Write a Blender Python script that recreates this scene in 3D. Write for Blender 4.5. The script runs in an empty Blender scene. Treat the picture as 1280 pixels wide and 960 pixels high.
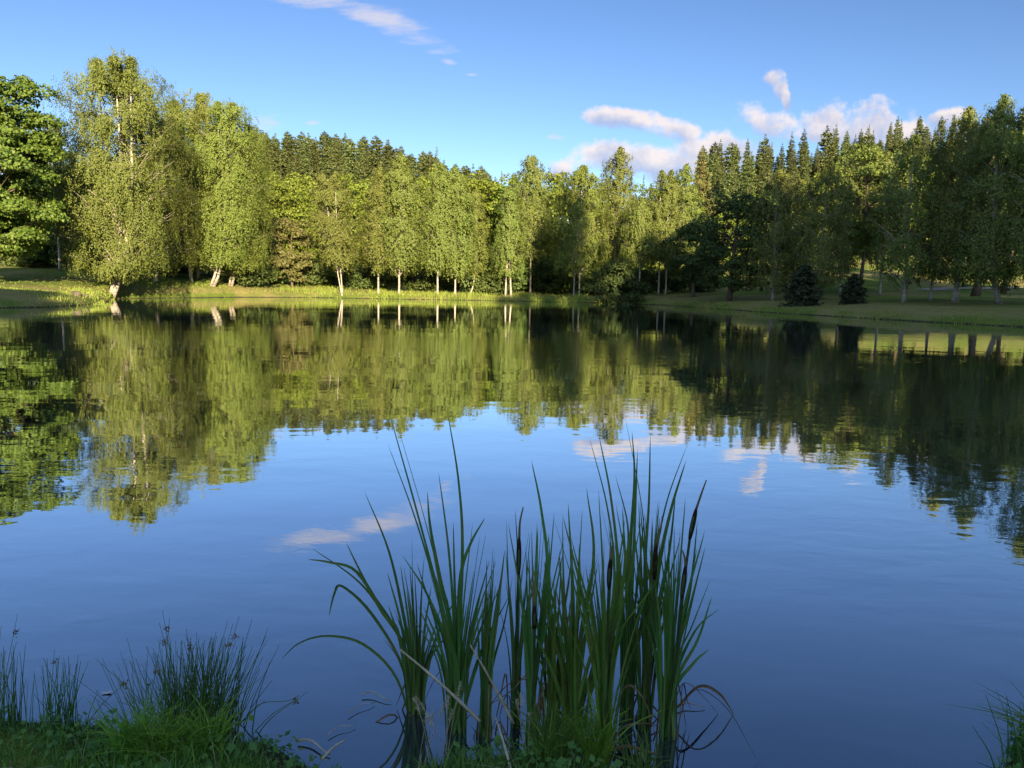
import bpy, math, random
import numpy as np
from mathutils import Vector, Matrix, Euler

SC = bpy.context.scene
COL = SC.collection
RNG = np.random.default_rng(7)

# ------------------------------------------------------------------ camera
FPX, PITCH, ROLL, EYE = 960.0, math.radians(7.4), math.radians(1.1), 2.0
cam_data = bpy.data.cameras.new('camera')
cam_data.sensor_width = 36.0
cam_data.lens = 27.0
cam_data.clip_start = 0.05
cam_data.clip_end = 6000
cam = bpy.data.objects.new('camera', cam_data)
COL.objects.link(cam)
CR = Euler((math.radians(90) - PITCH, 0, 0)).to_matrix() @ Matrix.Rotation(ROLL, 3, 'Z')
cam.matrix_world = Matrix.Translation((0, 0, EYE)) @ CR.to_4x4()
SC.camera = cam


def ray(px, py):
    return CR @ Vector(((px - 640) / FPX, -(py - 480) / FPX, -1.0))


def on_z(px, py, z=0.0):
    d = ray(px, py)
    t = (z - EYE) / d.z
    return d.x * t, d.y * t


def on_y(px, py, Y):
    d = ray(px, py)
    t = Y / d.y
    return d.x * t, Y, EYE + d.z * t


# ------------------------------------------------------------------ tagging helpers
def tag(o, label=None, cat=None, group=None, kind=None):
    if label: o['label'] = label
    if cat: o['category'] = cat
    if group: o['group'] = group
    if kind: o['kind'] = kind
    return o


def empty(name, loc, rz=0.0):
    o = bpy.data.objects.new(name, None)
    o.location = loc
    o.rotation_euler = (0, 0, rz)
    o.empty_display_size = 0.2
    COL.objects.link(o)
    return o


def mesh_np(name, V, quads=None, tris=None, smooth=False):
    me = bpy.data.meshes.new(name)
    V = np.asarray(V, dtype=np.float32)
    faces = []
    nq = 0 if quads is None else len(quads)
    nt = 0 if tris is None else len(tris)
    me.vertices.add(len(V))
    me.vertices.foreach_set('co', V.ravel())
    loops = np.concatenate([np.asarray(a, dtype=np.int32).ravel() for a in (quads, tris) if a is not None and len(a)])
    me.loops.add(len(loops))
    me.loops.foreach_set('vertex_index', loops)
    me.polygons.add(nq + nt)
    st = np.concatenate([np.arange(nq) * 4, nq * 4 + np.arange(nt) * 3]).astype(np.int32)
    me.polygons.foreach_set('loop_start', st)
    if smooth:
        me.polygons.foreach_set('use_smooth', np.ones(nq + nt, dtype=bool))
    me.update(calc_edges=True)
    return me


def link(name, me, mat, parent=None):
    o = bpy.data.objects.new(name, me)
    COL.objects.link(o)
    if mat is not None and not me.materials:
        me.materials.append(mat)
    if parent is not None:
        o.parent = parent
    return o


class Geo:
    """collects quads and tris from several pieces of ONE part"""
    def __init__(s):
        s.V, s.Q, s.T, s.n = [], [], [], 0

    def add(s, V, quads=None, tris=None):
        V = np.asarray(V, dtype=float)
        s.V.append(V)
        if quads is not None and len(quads): s.Q.append(np.asarray(quads) + s.n)
        if tris is not None and len(tris): s.T.append(np.asarray(tris) + s.n)
        s.n += len(V)

    def mesh(s, name, smooth=False):
        return mesh_np(name, np.concatenate(s.V), np.concatenate(s.Q) if s.Q else None,
                       np.concatenate(s.T) if s.T else None, smooth)


def norm(a):
    return a / np.maximum(np.linalg.norm(a, axis=-1, keepdims=True), 1e-9)


def tube(geo, path, radii, sides=6, cap=True):
    P = np.asarray(path, float)
    n = len(P)
    r = np.broadcast_to(np.asarray(radii, float), (n,))
    T = norm(np.gradient(P, axis=0))
    ref = np.array([0.0, 1.0, 0.0]) if abs(T[:, 1]).mean() < 0.8 else np.array([1.0, 0, 0])
    A = norm(np.cross(T, ref))
    B = np.cross(T, A)
    an = np.arange(sides) / sides * 2 * math.pi
    V = P[:, None] + r[:, None, None] * (np.cos(an)[None, :, None] * A[:, None] + np.sin(an)[None, :, None] * B[:, None])
    V = V.reshape(-1, 3)
    q = []
    for i in range(n - 1):
        for j in range(sides):
            k = (j + 1) % sides
            q.append((i * sides + j, i * sides + k, (i + 1) * sides + k, (i + 1) * sides + j))
    t = []
    if cap:
        V = np.vstack([V, P[0], P[-1]])
        for j in range(sides):
            k = (j + 1) % sides
            t.append((n * sides, k, j))
            t.append((n * sides + 1, (n - 1) * sides + j, (n - 1) * sides + k))
    geo.add(V, q, t)


def leaves(geo, P, size, rng, out=None, out_w=0.8, down=0.5, width=0.36, along=None, along_w=0.0):
    """diamond leaves at points P"""
    n = len(P)
    if n == 0: return
    N = rng.normal(size=(n, 3))
    N = norm(N)
    if out is not None:
        N = norm(N + out * out_w)
    A = norm(rng.normal(size=(n, 3)))
    A[:, 2] -= down
    if along is not None:
        A = A + along * along_w
    A = norm(A - N * (A * N).sum(1, keepdims=True))
    B = np.cross(N, A)
    s = (size * rng.uniform(0.65, 1.35, n))[:, None]
    V = np.stack([P, P + A * s * 0.5 + B * s * width, P + A * s, P + A * s * 0.5 - B * s * width], 1).reshape(-1, 3)
    geo.add(V, np.arange(n * 4).reshape(-1, 4))


# ------------------------------------------------------------------ materials
def new_mat(name):
    m = bpy.data.materials.new(name)
    m.use_nodes = True
    nt = m.node_tree
    nt.nodes.clear()
    out = nt.nodes.new('ShaderNodeOutputMaterial')
    return m, nt, out


def nd(nt, typ, ins=None, **kw):
    n = nt.nodes.new(typ)
    for k, v in kw.items(): setattr(n, k, v)
    for k, v in (ins or {}).items():
        if hasattr(v, 'is_output'): nt.links.new(v, n.inputs[k])
        else: n.inputs[k].default_value = v
    return n


def c4(c): return (c[0], c[1], c[2], 1.0)


def mixc(nt, fac, a, b):
    n = nt.nodes.new('ShaderNodeMix')
    n.data_type = 'RGBA'
    for key, v in ((0, fac), (6, a), (7, b)):
        if hasattr(v, 'is_output'): nt.links.new(v, n.inputs[key])
        else: n.inputs[key].default_value = v if key == 0 else c4(v)
    return n.outputs[2]


def ramp(nt, fac, stops):
    n = nt.nodes.new('ShaderNodeValToRGB')
    e = n.color_ramp.elements
    e[0].position, e[0].color = stops[0][0], c4(stops[0][1])
    e[1].position, e[1].color = stops[-1][0], c4(stops[-1][1])
    for p, c in stops[1:-1]:
        k = e.new(p)
        k.color = c4(c)
    nt.links.new(fac, n.inputs[0])
    return n.outputs[0]


def math_n(nt, op, a, b=None, c=None, clamp=False):
    n = nt.nodes.new('ShaderNodeMath')
    n.operation = op
    n.use_clamp = clamp
    for i, v in enumerate((a, b, c)):
        if v is None: continue
        if hasattr(v, 'is_output'): nt.links.new(v, n.inputs[i])
        else: n.inputs[i].default_value = v
    return n.outputs[0]


def leaf_mat(name, ca, cb, trans=0.3, rough=0.55, spec=0.25, objvar=0.25, blotch=0.0):
    m, nt, out = new_mat(name)
    g = nd(nt, 'ShaderNodeNewGeometry')
    oi = nd(nt, 'ShaderNodeObjectInfo')
    col = mixc(nt, g.outputs['Random Per Island'], ca, cb)
    if blotch:   # yellowed and brown stretches on the blades
        nz = nd(nt, 'ShaderNodeTexNoise', {'Vector': nd(nt, 'ShaderNodeMapping', {'Vector': g.outputs['Position'], 'Scale': (26, 26, 5)}).outputs[0], 'Scale': 1.0, 'Detail': 4.0})
        col = mixc(nt, math_n(nt, 'MULTIPLY', ramp(nt, nz.outputs[0], [(0.5, (0, 0, 0)), (0.75, (1, 1, 1))]), blotch * 2.0, clamp=True), col, (0.26, 0.24, 0.08))
    hs = nd(nt, 'ShaderNodeHueSaturation', {'Color': col,
            'Hue': math_n(nt, 'MULTIPLY_ADD', oi.outputs['Random'], 0.03, 0.485),
            'Value': math_n(nt, 'MULTIPLY_ADD', oi.outputs['Random'], objvar, 1 - objvar / 2)})
    p = nd(nt, 'ShaderNodeBsdfPrincipled', {'Base Color': hs.outputs[0], 'Roughness': rough, 'Specular IOR Level': spec})
    t = nd(nt, 'ShaderNodeBsdfTranslucent', {'Color': hs.outputs[0]})
    mx = nd(nt, 'ShaderNodeMixShader', {0: trans, 1: p.outputs[0], 2: t.outputs[0]})
    nt.links.new(mx.outputs[0], out.inputs[0])
    return m


def simple_mat(name, ca, cb, scale=8.0, rough=0.8, spec=0.3, stretch=(1, 1, 1), bump=0.0, contrast=(0.3, 0.7)):
    m, nt, out = new_mat(name)
    tc = nd(nt, 'ShaderNodeTexCoord')
    mp = nd(nt, 'ShaderNodeMapping', {'Vector': tc.outputs['Object'], 'Scale': stretch})
    nz = nd(nt, 'ShaderNodeTexNoise', {'Vector': mp.outputs[0], 'Scale': scale, 'Detail': 5.0})
    col = ramp(nt, nz.outputs[0], [(contrast[0], ca), (contrast[1], cb)])
    p = nd(nt, 'ShaderNodeBsdfPrincipled', {'Base Color': col, 'Roughness': rough, 'Specular IOR Level': spec})
    if bump:
        b = nd(nt, 'ShaderNodeBump', {'Height': nz.outputs[0], 'Strength': bump, 'Distance': 0.05})
        nt.links.new(b.outputs[0], p.inputs['Normal'])
    nt.links.new(p.outputs[0], out.inputs[0])
    return m


M = {}
M['birch_leaf'] = leaf_mat('birch_leaf', (0.10, 0.14, 0.028), (0.175, 0.20, 0.042), trans=0.34)
M['birch_leaf_bright'] = leaf_mat('birch_leaf_bright', (0.115, 0.155, 0.028), (0.19, 0.22, 0.042), trans=0.34)
M['broad_leaf'] = leaf_mat('broad_leaf', (0.115, 0.165, 0.020), (0.195, 0.235, 0.034), trans=0.3)
M['maple_leaf'] = leaf_mat('maple_leaf', (0.065, 0.115, 0.018), (0.14, 0.185, 0.03))
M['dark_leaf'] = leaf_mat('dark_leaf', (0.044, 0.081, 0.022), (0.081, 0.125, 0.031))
M['bush_leaf'] = leaf_mat('bush_leaf', (0.06, 0.10, 0.025), (0.11, 0.15, 0.038))
M['tan_leaf'] = leaf_mat('tan_leaf', (0.15, 0.135, 0.05), (0.13, 0.145, 0.04), trans=0.3)
M['spruce_needle'] = leaf_mat('spruce_needle', (0.056, 0.081, 0.025), (0.125, 0.144, 0.044), trans=0.12, objvar=0.5)
M['hill_needle'] = leaf_mat('hill_needle', (0.055, 0.08, 0.034), (0.10, 0.125, 0.05), trans=0.1, objvar=0.4)
M['larch_needle'] = leaf_mat('larch_needle', (0.12, 0.115, 0.035), (0.17, 0.15, 0.05), trans=0.2)
M['dark_needle'] = leaf_mat('dark_needle', (0.025, 0.044, 0.022), (0.050, 0.075, 0.031), trans=0.1)
m, nt, out = new_mat('birch_bark')
tc = nd(nt, 'ShaderNodeTexCoord')
nz = nd(nt, 'ShaderNodeTexNoise', {'Vector': nd(nt, 'ShaderNodeMapping', {'Vector': tc.outputs['Object'], 'Scale': (1.2, 1.2, 4.0)}).outputs[0], 'Scale': 2.0, 'Detail': 6.0})
p = nd(nt, 'ShaderNodeBsdfPrincipled', {'Base Color': ramp(nt, nz.outputs[0], [(0.30, (0.07, 0.06, 0.045)), (0.39, (0.24, 0.21, 0.17)), (0.5, (0.36, 0.32, 0.27)), (0.75, (0.50, 0.45, 0.38))]), 'Roughness': 0.8, 'Specular IOR Level': 0.2})
nt.links.new(p.outputs[0], out.inputs[0])
M['birch_bark'] = m
M['brown_bark'] = simple_mat('brown_bark', (0.05, 0.038, 0.028), (0.16, 0.12, 0.085), scale=3, stretch=(4, 4, 0.8), bump=0.4)
M['cattail_leaf'] = leaf_mat('cattail_leaf', (0.085, 0.215, 0.055), (0.16, 0.32, 0.08), trans=0.22, rough=0.42, spec=0.4, objvar=0.3, blotch=0.35)
M['cattail_leaf_bright'] = leaf_mat('cattail_leaf_bright', (0.12, 0.26, 0.05), (0.20, 0.36, 0.08), trans=0.25, rough=0.45, spec=0.35, blotch=0.4)
M['cattail_head'] = simple_mat('cattail_head', (0.018, 0.012, 0.008), (0.05, 0.03, 0.018), scale=90, rough=0.95, spec=0.1)
M['stalk'] = simple_mat('stalk', (0.05, 0.09, 0.03), (0.09, 0.12, 0.05), scale=10, rough=0.6)
M['spike_tip'] = simple_mat('spike_tip', (0.16, 0.11, 0.06), (0.24, 0.17, 0.10), scale=40, rough=0.9)
M['straw'] = simple_mat('straw', (0.34, 0.29, 0.20), (0.62, 0.57, 0.45), scale=14, rough=0.75)
M['dead_brown'] = simple_mat('dead_brown', (0.10, 0.065, 0.035), (0.28, 0.20, 0.12), scale=12, rough=0.85)
M['rush'] = leaf_mat('rush', (0.085, 0.20, 0.055), (0.14, 0.28, 0.07), trans=0.1, rough=0.5)
M['grass'] = leaf_mat('grass', (0.10, 0.23, 0.05), (0.21, 0.37, 0.075), trans=0.3)
M['herb'] = leaf_mat('herb', (0.06, 0.15, 0.04), (0.14, 0.26, 0.055), trans=0.2)
M['bright_grass'] = leaf_mat('bright_grass', (0.138, 0.312, 0.037), (0.250, 0.450, 0.062), trans=0.3)
M['shore_grass'] = leaf_mat('shore_grass', (0.150, 0.213, 0.031), (0.300, 0.338, 0.062), trans=0.3)
M['rock'] = simple_mat('rock', (0.05, 0.045, 0.03), (0.11, 0.09, 0.06), scale=4, bump=0.6)
M['shed_board'] = simple_mat('shed_board', (0.50, 0.53, 0.56), (0.66, 0.69, 0.72), scale=3, stretch=(14, 14, 1))
M['shed_roof'] = simple_mat('shed_roof', (0.10, 0.10, 0.11), (0.18, 0.18, 0.19), scale=5)
M['shed_door'] = simple_mat('shed_door', (0.32, 0.35, 0.38), (0.42, 0.45, 0.48), scale=4, stretch=(10, 10, 1))
M['path'] = simple_mat('path', (0.20, 0.18, 0.14), (0.32, 0.29, 0.23), scale=1.5, rough=0.95)
M['sheath'] = simple_mat('sheath', (0.035, 0.022, 0.012), (0.13, 0.09, 0.045), scale=30, rough=0.85)
M['white_leaf'] = simple_mat('white_leaf', (0.55, 0.55, 0.52), (0.72, 0.72, 0.70), scale=30)

# ------------------------------------------------------------------ terrain
far_px = [(0, 385), (60, 384), (108, 381.5), (132, 378), (140, 374), (160, 373), (200, 372.5), (300, 371.5), (400, 372),
          (500, 374), (600, 375.5), (700, 377.5), (760, 379), (820, 381), (870, 384), (950, 390), (1050, 396),
          (1150, 402), (1280, 409)]
POND = [(-34, 42), (-37, 33), (-36, 22), (-29, 12), (-18, 7.0), (-9, 4.9), (-5, 4.1)]
near = [(-3.2, 3.55), (-2.3, 3.25), (-1.75, 3.2), (-1.55, 3.02), (-1.35, 3.12), (-1.05, 3.12), (-0.8, 2.95), (-0.62, 2.78), (-0.45, 2.82),
        (-0.3, 2.98), (0.0, 3.06), (0.2, 3.03), (0.42, 2.98), (0.6, 2.86), (0.72, 2.7), (0.95, 2.5), (1.4, 2.42), (1.8, 2.6), (2.05, 2.95),
        (2.3, 3.25), (3.0, 3.7), (4.2, 4.2)]
POND = np.array([on_z(*p) for p in far_px][::-1] + POND + near + [(9, 5.4), (18, 9), (27, 17), (32, 28), (33.5, 38)])


def pond_sd(X, Y):
    """signed distance to the shoreline, positive on land"""
    shp = X.shape
    p = np.stack([X.ravel(), Y.ravel()], 1)
    d2 = np.full(len(p), 1e18)
    inside = np.zeros(len(p), bool)
    n = len(POND)
    for i in range(n):
        a, b = POND[i], POND[(i + 1) % n]
        e = b - a
        w = p - a
        t = np.clip((w @ e) / (e @ e), 0, 1)
        q = w - t[:, None] * e
        d2 = np.minimum(d2, (q * q).sum(1))
        cond = (a[1] > p[:, 1]) != (b[1] > p[:, 1])
        if a[1] != b[1]:
            xi = a[0] + (p[:, 1] - a[1]) / (b[1] - a[1]) * e[0]
            inside ^= cond & (p[:, 0] < xi)
    d = np.sqrt(d2)
    return np.where(inside, -d, d).reshape(shp)


def sstep(a, b, x):
    t = np.clip((x - a) / (b - a), 0, 1)
    return t * t * (3 - 2 * t)


def wav(X, Y, s, ph):
    return np.sin(X / s + ph) * np.cos(Y / (s * 1.13) - ph * 1.7) + 0.5 * np.sin((X + Y) / (s * 0.53) + ph * 2.1)


def terrain(X, Y, sd=None):
    X = np.asarray(X, float)
    Y = np.asarray(Y, float)
    if sd is None: sd = pond_sd(X, Y)
    r = np.hypot(X, Y)
    k = sstep(7, 22, r)
    o = np.maximum(sd, 0)
    right = sstep(8, 26, X)
    left = sstep(-13, -24, X)
    bank = 0.30 * sstep(0, 0.7, o) + (0.45 + 0.55 * np.maximum(right, left)) * (1 - np.exp(-o / 5)) + 0.02 * np.maximum(o - 6, 0)
    bank += (0.06 * np.sin(X * 0.9 + 0.4 * np.sin(Y)) + 0.05 * np.sin(X * 0.37 + Y * 0.5)) * sstep(0.4, 3, o)
    near_b = 0.10 * (1 - np.exp(-o / 0.25)) + 0.10 * o * np.exp(-o / 30)
    near_b += 0.02 * np.sin(X * 9 + 2 * np.sin(Y * 5)) * sstep(0.05, 0.4, o) * np.cos(Y * 8)
    z = near_b * (1 - k) + bank * k
    # meadow slope behind the trees on the right
    z = z + sstep(20, 44, X) * 0.10 * np.clip(Y - 82, 0, 45)
    z = z + sstep(-26, -40, X) * 0.05 * np.clip(Y - 58, 0, 30)
    # wooded hills
    hx = np.interp(X, [-400, -150, -85, -57, -24, -5, 20, 50, 80, 130, 300], [14, 21, 27, 27, 23, 18.5, 16, 20, 25, 33, 40])
    z = z + hx * sstep(112, 245, Y) + 0.8 * wav(X, Y, 17, 0.7) * sstep(118, 160, Y)
    # high bank behind the viewpoint and round the left end
    back = sstep(8, 30, -Y)
    z = z + 11 * back
    z = z + 10 * sstep(250, 700, r)
    inner = -0.9 * sstep(0, 2.5, -sd) - 0.05
    return np.where(sd > 0, z, inner)


def gz(x, y):
    return float(terrain(np.array([float(x)]), np.array([float(y)]))[0])


ang = np.concatenate([np.arange(-42, 42, 0.25), np.arange(42, 318, 2.0)])
rr = 0.8 * np.exp(np.arange(0, math.log(1600 / 0.8), 0.0125))
A_, R_ = np.meshgrid(np.radians(ang), rr)
GX, GY = R_ * np.sin(A_), R_ * np.cos(A_)
GZ = terrain(GX, GY)
na, nr = len(ang), len(rr)
V = np.stack([GX, GY, GZ], -1).reshape(-1, 3)
ii, jj = np.meshgrid(np.arange(nr - 1), np.arange(na), indexing='ij')
j2 = (jj + 1) % na
Q = np.stack([ii * na + jj, (ii + 1) * na + jj, (ii + 1) * na + j2, ii * na + j2], -1).reshape(-1, 4)[:, ::-1]
V = np.vstack([V, [0, 0, gz(0, 0)]])
T = np.stack([np.full(na, len(V) - 1), (np.arange(na) + 1) % na, np.arange(na)], 1)
me = mesh_np('ground', V, Q, T, smooth=True)

m, nt, out = new_mat('ground')
g = nd(nt, 'ShaderNodeNewGeometry')
pos = g.outputs['Position']
n1 = nd(nt, 'ShaderNodeTexNoise', {'Vector': pos, 'Scale': 0.13, 'Detail': 6.0, 'Roughness': 0.6})
n2 = nd(nt, 'ShaderNodeTexNoise', {'Vector': pos, 'Scale': 2.2, 'Detail': 6.0, 'Roughness': 0.7})
n3 = nd(nt, 'ShaderNodeTexNoise', {'Vector': pos, 'Scale': 0.55, 'Detail': 4.0})
n4 = nd(nt, 'ShaderNodeTexNoise', {'Vector': pos, 'Scale': 7.0, 'Detail': 5.0, 'Roughness': 0.75})
grass = mixc(nt, ramp(nt, math_n(nt, 'ADD', math_n(nt, 'MULTIPLY', n2.outputs[0], 0.5), math_n(nt, 'MULTIPLY', n4.outputs[0], 0.5)), [(0.36, (0, 0, 0)), (0.64, (1, 1, 1))]), (0.06, 0.105, 0.018), (0.15, 0.19, 0.035))
dry = mixc(nt, n2.outputs[0], (0.14, 0.12, 0.045), (0.30, 0.25, 0.11))
dryf = ramp(nt, n1.outputs[0], [(0.47, (0, 0, 0)), (0.60, (1, 1, 1))])
sep = nd(nt, 'ShaderNodeSeparateXYZ', {0: pos})
col = mixc(nt, math_n(nt, 'MULTIPLY', dryf, 0.75), grass, dry)
# bare straw-coloured bank slope, a band by height above the water
band = math_n(nt, 'MULTIPLY', nd(nt, 'ShaderNodeMapRange', {0: sep.outputs[2], 1: 0.3, 2: 0.55}).outputs[0],
              nd(nt, 'ShaderNodeMapRange', {0: sep.outputs[2], 1: 1.35, 2: 0.95}).outputs[0])
col = mixc(nt, math_n(nt, 'MULTIPLY', band, math_n(nt, 'MULTIPLY', n3.outputs[0], 1.2, clamp=True)), col, dry)
mud = nd(nt, 'ShaderNodeMapRange', {0: math_n(nt, 'ADD', sep.outputs[2], math_n(nt, 'MULTIPLY', n2.outputs[0], 0.12)), 1: 0.16, 2: 0.09}).outputs[0]
col = mixc(nt, mud, col, (0.045, 0.038, 0.026))
p = nd(nt, 'ShaderNodeBsdfPrincipled', {'Base Color': col, 'Roughness': 0.95, 'Specular IOR Level': 0.1})
b = nd(nt, 'ShaderNodeBump', {'Height': n2.outputs[0], 'Strength': 0.6, 'Distance': 0.12})
nt.links.new(b.outputs[0], p.inputs['Normal'])
nt.links.new(p.outputs[0], out.inputs[0])
tag(link('ground', me, m), kind='structure')

# ------------------------------------------------------------------ water
m, nt, out = new_mat('pond_water')
g = nd(nt, 'ShaderNodeNewGeometry')
pos = g.outputs['Position']
mp1 = nd(nt, 'ShaderNodeMapping', {'Vector': pos, 'Scale': (1.0, 1.7, 1.0)})
w1 = nd(nt, 'ShaderNodeTexNoise', {'Vector': mp1.outputs[0], 'Scale': 2.1, 'Detail': 3.0, 'Roughness': 0.45, 'Distortion': 0.3})
w2 = nd(nt, 'ShaderNodeTexNoise', {'Vector': mp1.outputs[0], 'Scale': 0.35, 'Detail': 2.0})
mp3 = nd(nt, 'ShaderNodeMapping', {'Vector': pos, 'Scale': (0.055, 0.11, 1.0), 'Location': (3.1, 1.7, 0)})
w3 = nd(nt, 'ShaderNodeTexNoise', {'Vector': mp3.outputs[0], 'Scale': 1.0, 'Detail': 2.0})
patch = nd(nt, 'ShaderNodeMapRange', {0: w3.outputs[0], 1: 0.5, 2: 0.66, 3: 0.35, 4: 1.7}).outputs[0]
sepw = nd(nt, 'ShaderNodeSeparateXYZ', {0: pos})
hgt = math_n(nt, 'ADD', math_n(nt, 'MULTIPLY', math_n(nt, 'MULTIPLY', w1.outputs[0], patch), 0.017),
             math_n(nt, 'MULTIPLY', w2.outputs[0], 0.04))
b = nd(nt, 'ShaderNodeBump', {'Height': hgt, 'Strength': 1.0, 'Distance': 0.16})
lw = nd(nt, 'ShaderNodeLayerWeight', {'Blend': 0.5, 'Normal': b.outputs[0]})
fr = nd(nt, 'ShaderNodeValToRGB', {0: lw.outputs['Facing']})
for e_, (p_, v_) in zip([fr.color_ramp.elements[0], fr.color_ramp.elements[1], fr.color_ramp.elements.new(0.5), fr.color_ramp.elements.new(0.68), fr.color_ramp.elements.new(0.82)],
                        [(0.0, 0.06), (1.0, 1.0), (0.5, 0.38), (0.68, 0.62), (0.82, 0.8)]):
    e_.position = p_; e_.color = (v_, v_, v_, 1)
gl = nd(nt, 'ShaderNodeBsdfGlossy', {'Color': (0.93, 0.95, 0.97, 1), 'Roughness': 0.015, 'Normal': b.outputs[0]})
df = nd(nt, 'ShaderNodeBsdfDiffuse', {'Color': (0.016, 0.028, 0.040, 1)})
mx = nd(nt, 'ShaderNodeMixShader', {0: fr.outputs[0], 1: df.outputs[0], 2: gl.outputs[0]})
nt.links.new(mx.outputs[0], out.inputs[0])
xs, ys = np.meshgrid(np.linspace(-41, 41, 42), np.linspace(1.6, 99, 50))
V = np.stack([xs, ys, np.zeros_like(xs)], -1).reshape(-1, 3)
ii, jj = np.meshgrid(np.arange(49), np.arange(41), indexing='ij')
Q = np.stack([ii * 42 + jj, ii * 42 + jj + 1, (ii + 1) * 42 + jj + 1, (ii + 1) * 42 + jj], -1).reshape(-1, 4)
tag(link('pond_water', mesh_np('pond_water', V, Q), m), kind='structure')

# ------------------------------------------------------------------ trees
def birch_mesh(seed, H, hw, cb=0.16, stems=((0, 0),), lean=0.0, base_lean=0.0, nleaf=16000, leaf=0.19, droop=1.0, tr=0.16, prof=None, lean_y=0.0):
    nleaf, leaf, tr = int(nleaf * 2.7), leaf * 0.92, tr * 0.8
    rng = np.random.default_rng(seed)
    tg, cg = Geo(), Geo()
    stems = list(stems)
    wob = rng.uniform(-1, 1, 4)

    def trunk_pt(k, f):
        f = np.asarray(f, float)
        sx, spread = stems[k]
        x = sx + lean * f + base_lean * (1 - np.exp(-f * 7)) + spread * f + 0.012 * H * (np.sin(f * 5 + wob[0] * 3 + k) - np.sin(wob[0] * 3 + k)) * f
        y = 0.012 * H * np.sin(f * 4 + wob[1] * 3 + k * 2) * f + 0.3 * k * f + lean_y * np.maximum(f, 0) ** 0.7
        return np.stack([x, y, f * H], -1)

    prof_f = [0, 0.08, 0.25, 0.5, 0.75, 0.92, 1.0]
    prof_r = prof or [0.5, 0.85, 1.0, 0.93, 0.72, 0.44, 0.08]
    for k in range(len(stems)):
        f = np.linspace(-0.01, 0.97, 15)
        rad = tr * (1 - f) ** 0.8 * (1 + 0.5 * np.exp(-np.maximum(f, 0) * 40)) + 0.012
        tube(tg, trunk_pt(k, f), rad, 7)
    nb = max(60, int(96 * (H / 16) ** 0.5))
    zmin = cb * 0.8 * H
    Lsum = 0
    br = []
    for i in range(nb):
        u = ((i + rng.uniform(0, 1)) / nb) ** 0.88
        fc = u
        h = cb + (1 - cb) * fc
        R = hw * np.interp(fc, prof_f, prof_r) * rng.uniform(0.82, 1.13)
        az = i * 2.399 + rng.uniform(-0.5, 0.5)
        k = rng.integers(len(stems))
        f0 = max(0.05, h - rng.uniform(0.6, 0.95) * R / H)
        br.append((k, f0, az, R, fc))
        Lsum += R
    per = nleaf / Lsum
    for k, f0, az, R, fc in br:
        s = trunk_pt(k, f0)
        d = np.array([math.cos(az), math.sin(az), 0])
        side = np.array([-d[1], d[0], 0])
        up = rng.uniform(1.0, 1.6)

        def bp(t):
            t = np.asarray(t)[..., None]
            return s + d * R * t + np.array([0, 0, 1]) * R * (up * t - 0.42 * t * t)
        tt = np.linspace(0, 1, 6)
        r0 = max(0.012, 0.32 * tr * (1 - f0) * min(1, R / hw + 0.2))
        tube(tg, bp(tt), r0 * (1 - tt * 0.85), 4, cap=False)
        ntw = max(5, int(R * per / 14))
        ns = max(3, int(2.2 * R) + 2)
        ts = np.sqrt(rng.uniform(0.08, 1.0, ns))
        ls = rng.normal(0, 0.26, ns) * R * (0.3 + ts * 0.7)
        ix = rng.integers(0, ns, ntw)
        t = np.clip(ts[ix] + rng.normal(0, 0.05, ntw), 0.02, 1.02)
        lat = ls[ix] + rng.normal(0, 0.13, ntw) * min(R, 2.5)
        B = bp(t) + side * lat[:, None]
        B[:, 2] += rng.normal(0, 0.10, ntw) * R - np.abs(lat) * 0.25
        maxl = np.clip(droop * (0.5 + 1.7 * (1 - fc)) * rng.uniform(0.2, 1.15, ntw) * (0.5 + 0.6 * t), 0.2, 3.8)
        maxl = np.minimum(maxl, np.maximum(B[:, 2] - zmin * rng.uniform(0.8, 1.6, ntw), 0.2))
        nl = 14
        q = rng.uniform(0, 1, (ntw, nl)) ** 0.85
        P = np.repeat(B[:, None], nl, 1)
        drift = rng.normal(0, 0.07, (ntw, 1, 3)) + d * 0.10
        P = P + q[..., None] * maxl[:, None, None] * (np.array([0, 0, -1.0]) + drift)
        P = P + rng.normal(0, 0.06, P.shape) * (1 + 0.4 * leaf / 0.16)
        P = P.reshape(-1, 3)
        ax = trunk_pt(k, np.clip(P[:, 2] / H, 0, 1))
        o = P - ax
        o[:, 2] = o[:, 2] * 0 + 0.35 * np.linalg.norm(o[:, :2], axis=1)
        leaves(cg, P, leaf, rng, norm(o), 2.0, 1.2, 0.3)
        if R > 0.35 * hw:
            for q_ in range(2):
                a0 = bp(np.array([rng.uniform(0.3, 0.7)]))[0]
                e = a0 + (d * 0.35 + side * rng.choice([-1, 1]) * 0.3) * R + np.array([0, 0, rng.uniform(-0.05, 0.3) * R])
                tube(tg, np.linspace(a0, e, 3), [r0 * 0.4, r0 * 0.25, 0.006], 3, cap=False)
    # leader tuft
    for k in range(len(stems)):
        nlt = int(nleaf * 0.03)
        f = rng.uniform(0.86, 1.0, nlt)
        P = trunk_pt(k, f) + rng.normal(0, 1, (nlt, 3)) * (hw * 0.12 * (1.04 - f) / 0.14)[:, None].clip(0.04, 0.35) * np.array([1, 1, 0.5])
        leaves(cg, P, leaf, rng, None, 0.5, 0.8)
    return cg.mesh('crown'), tg.mesh('trunk', True)


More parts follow.
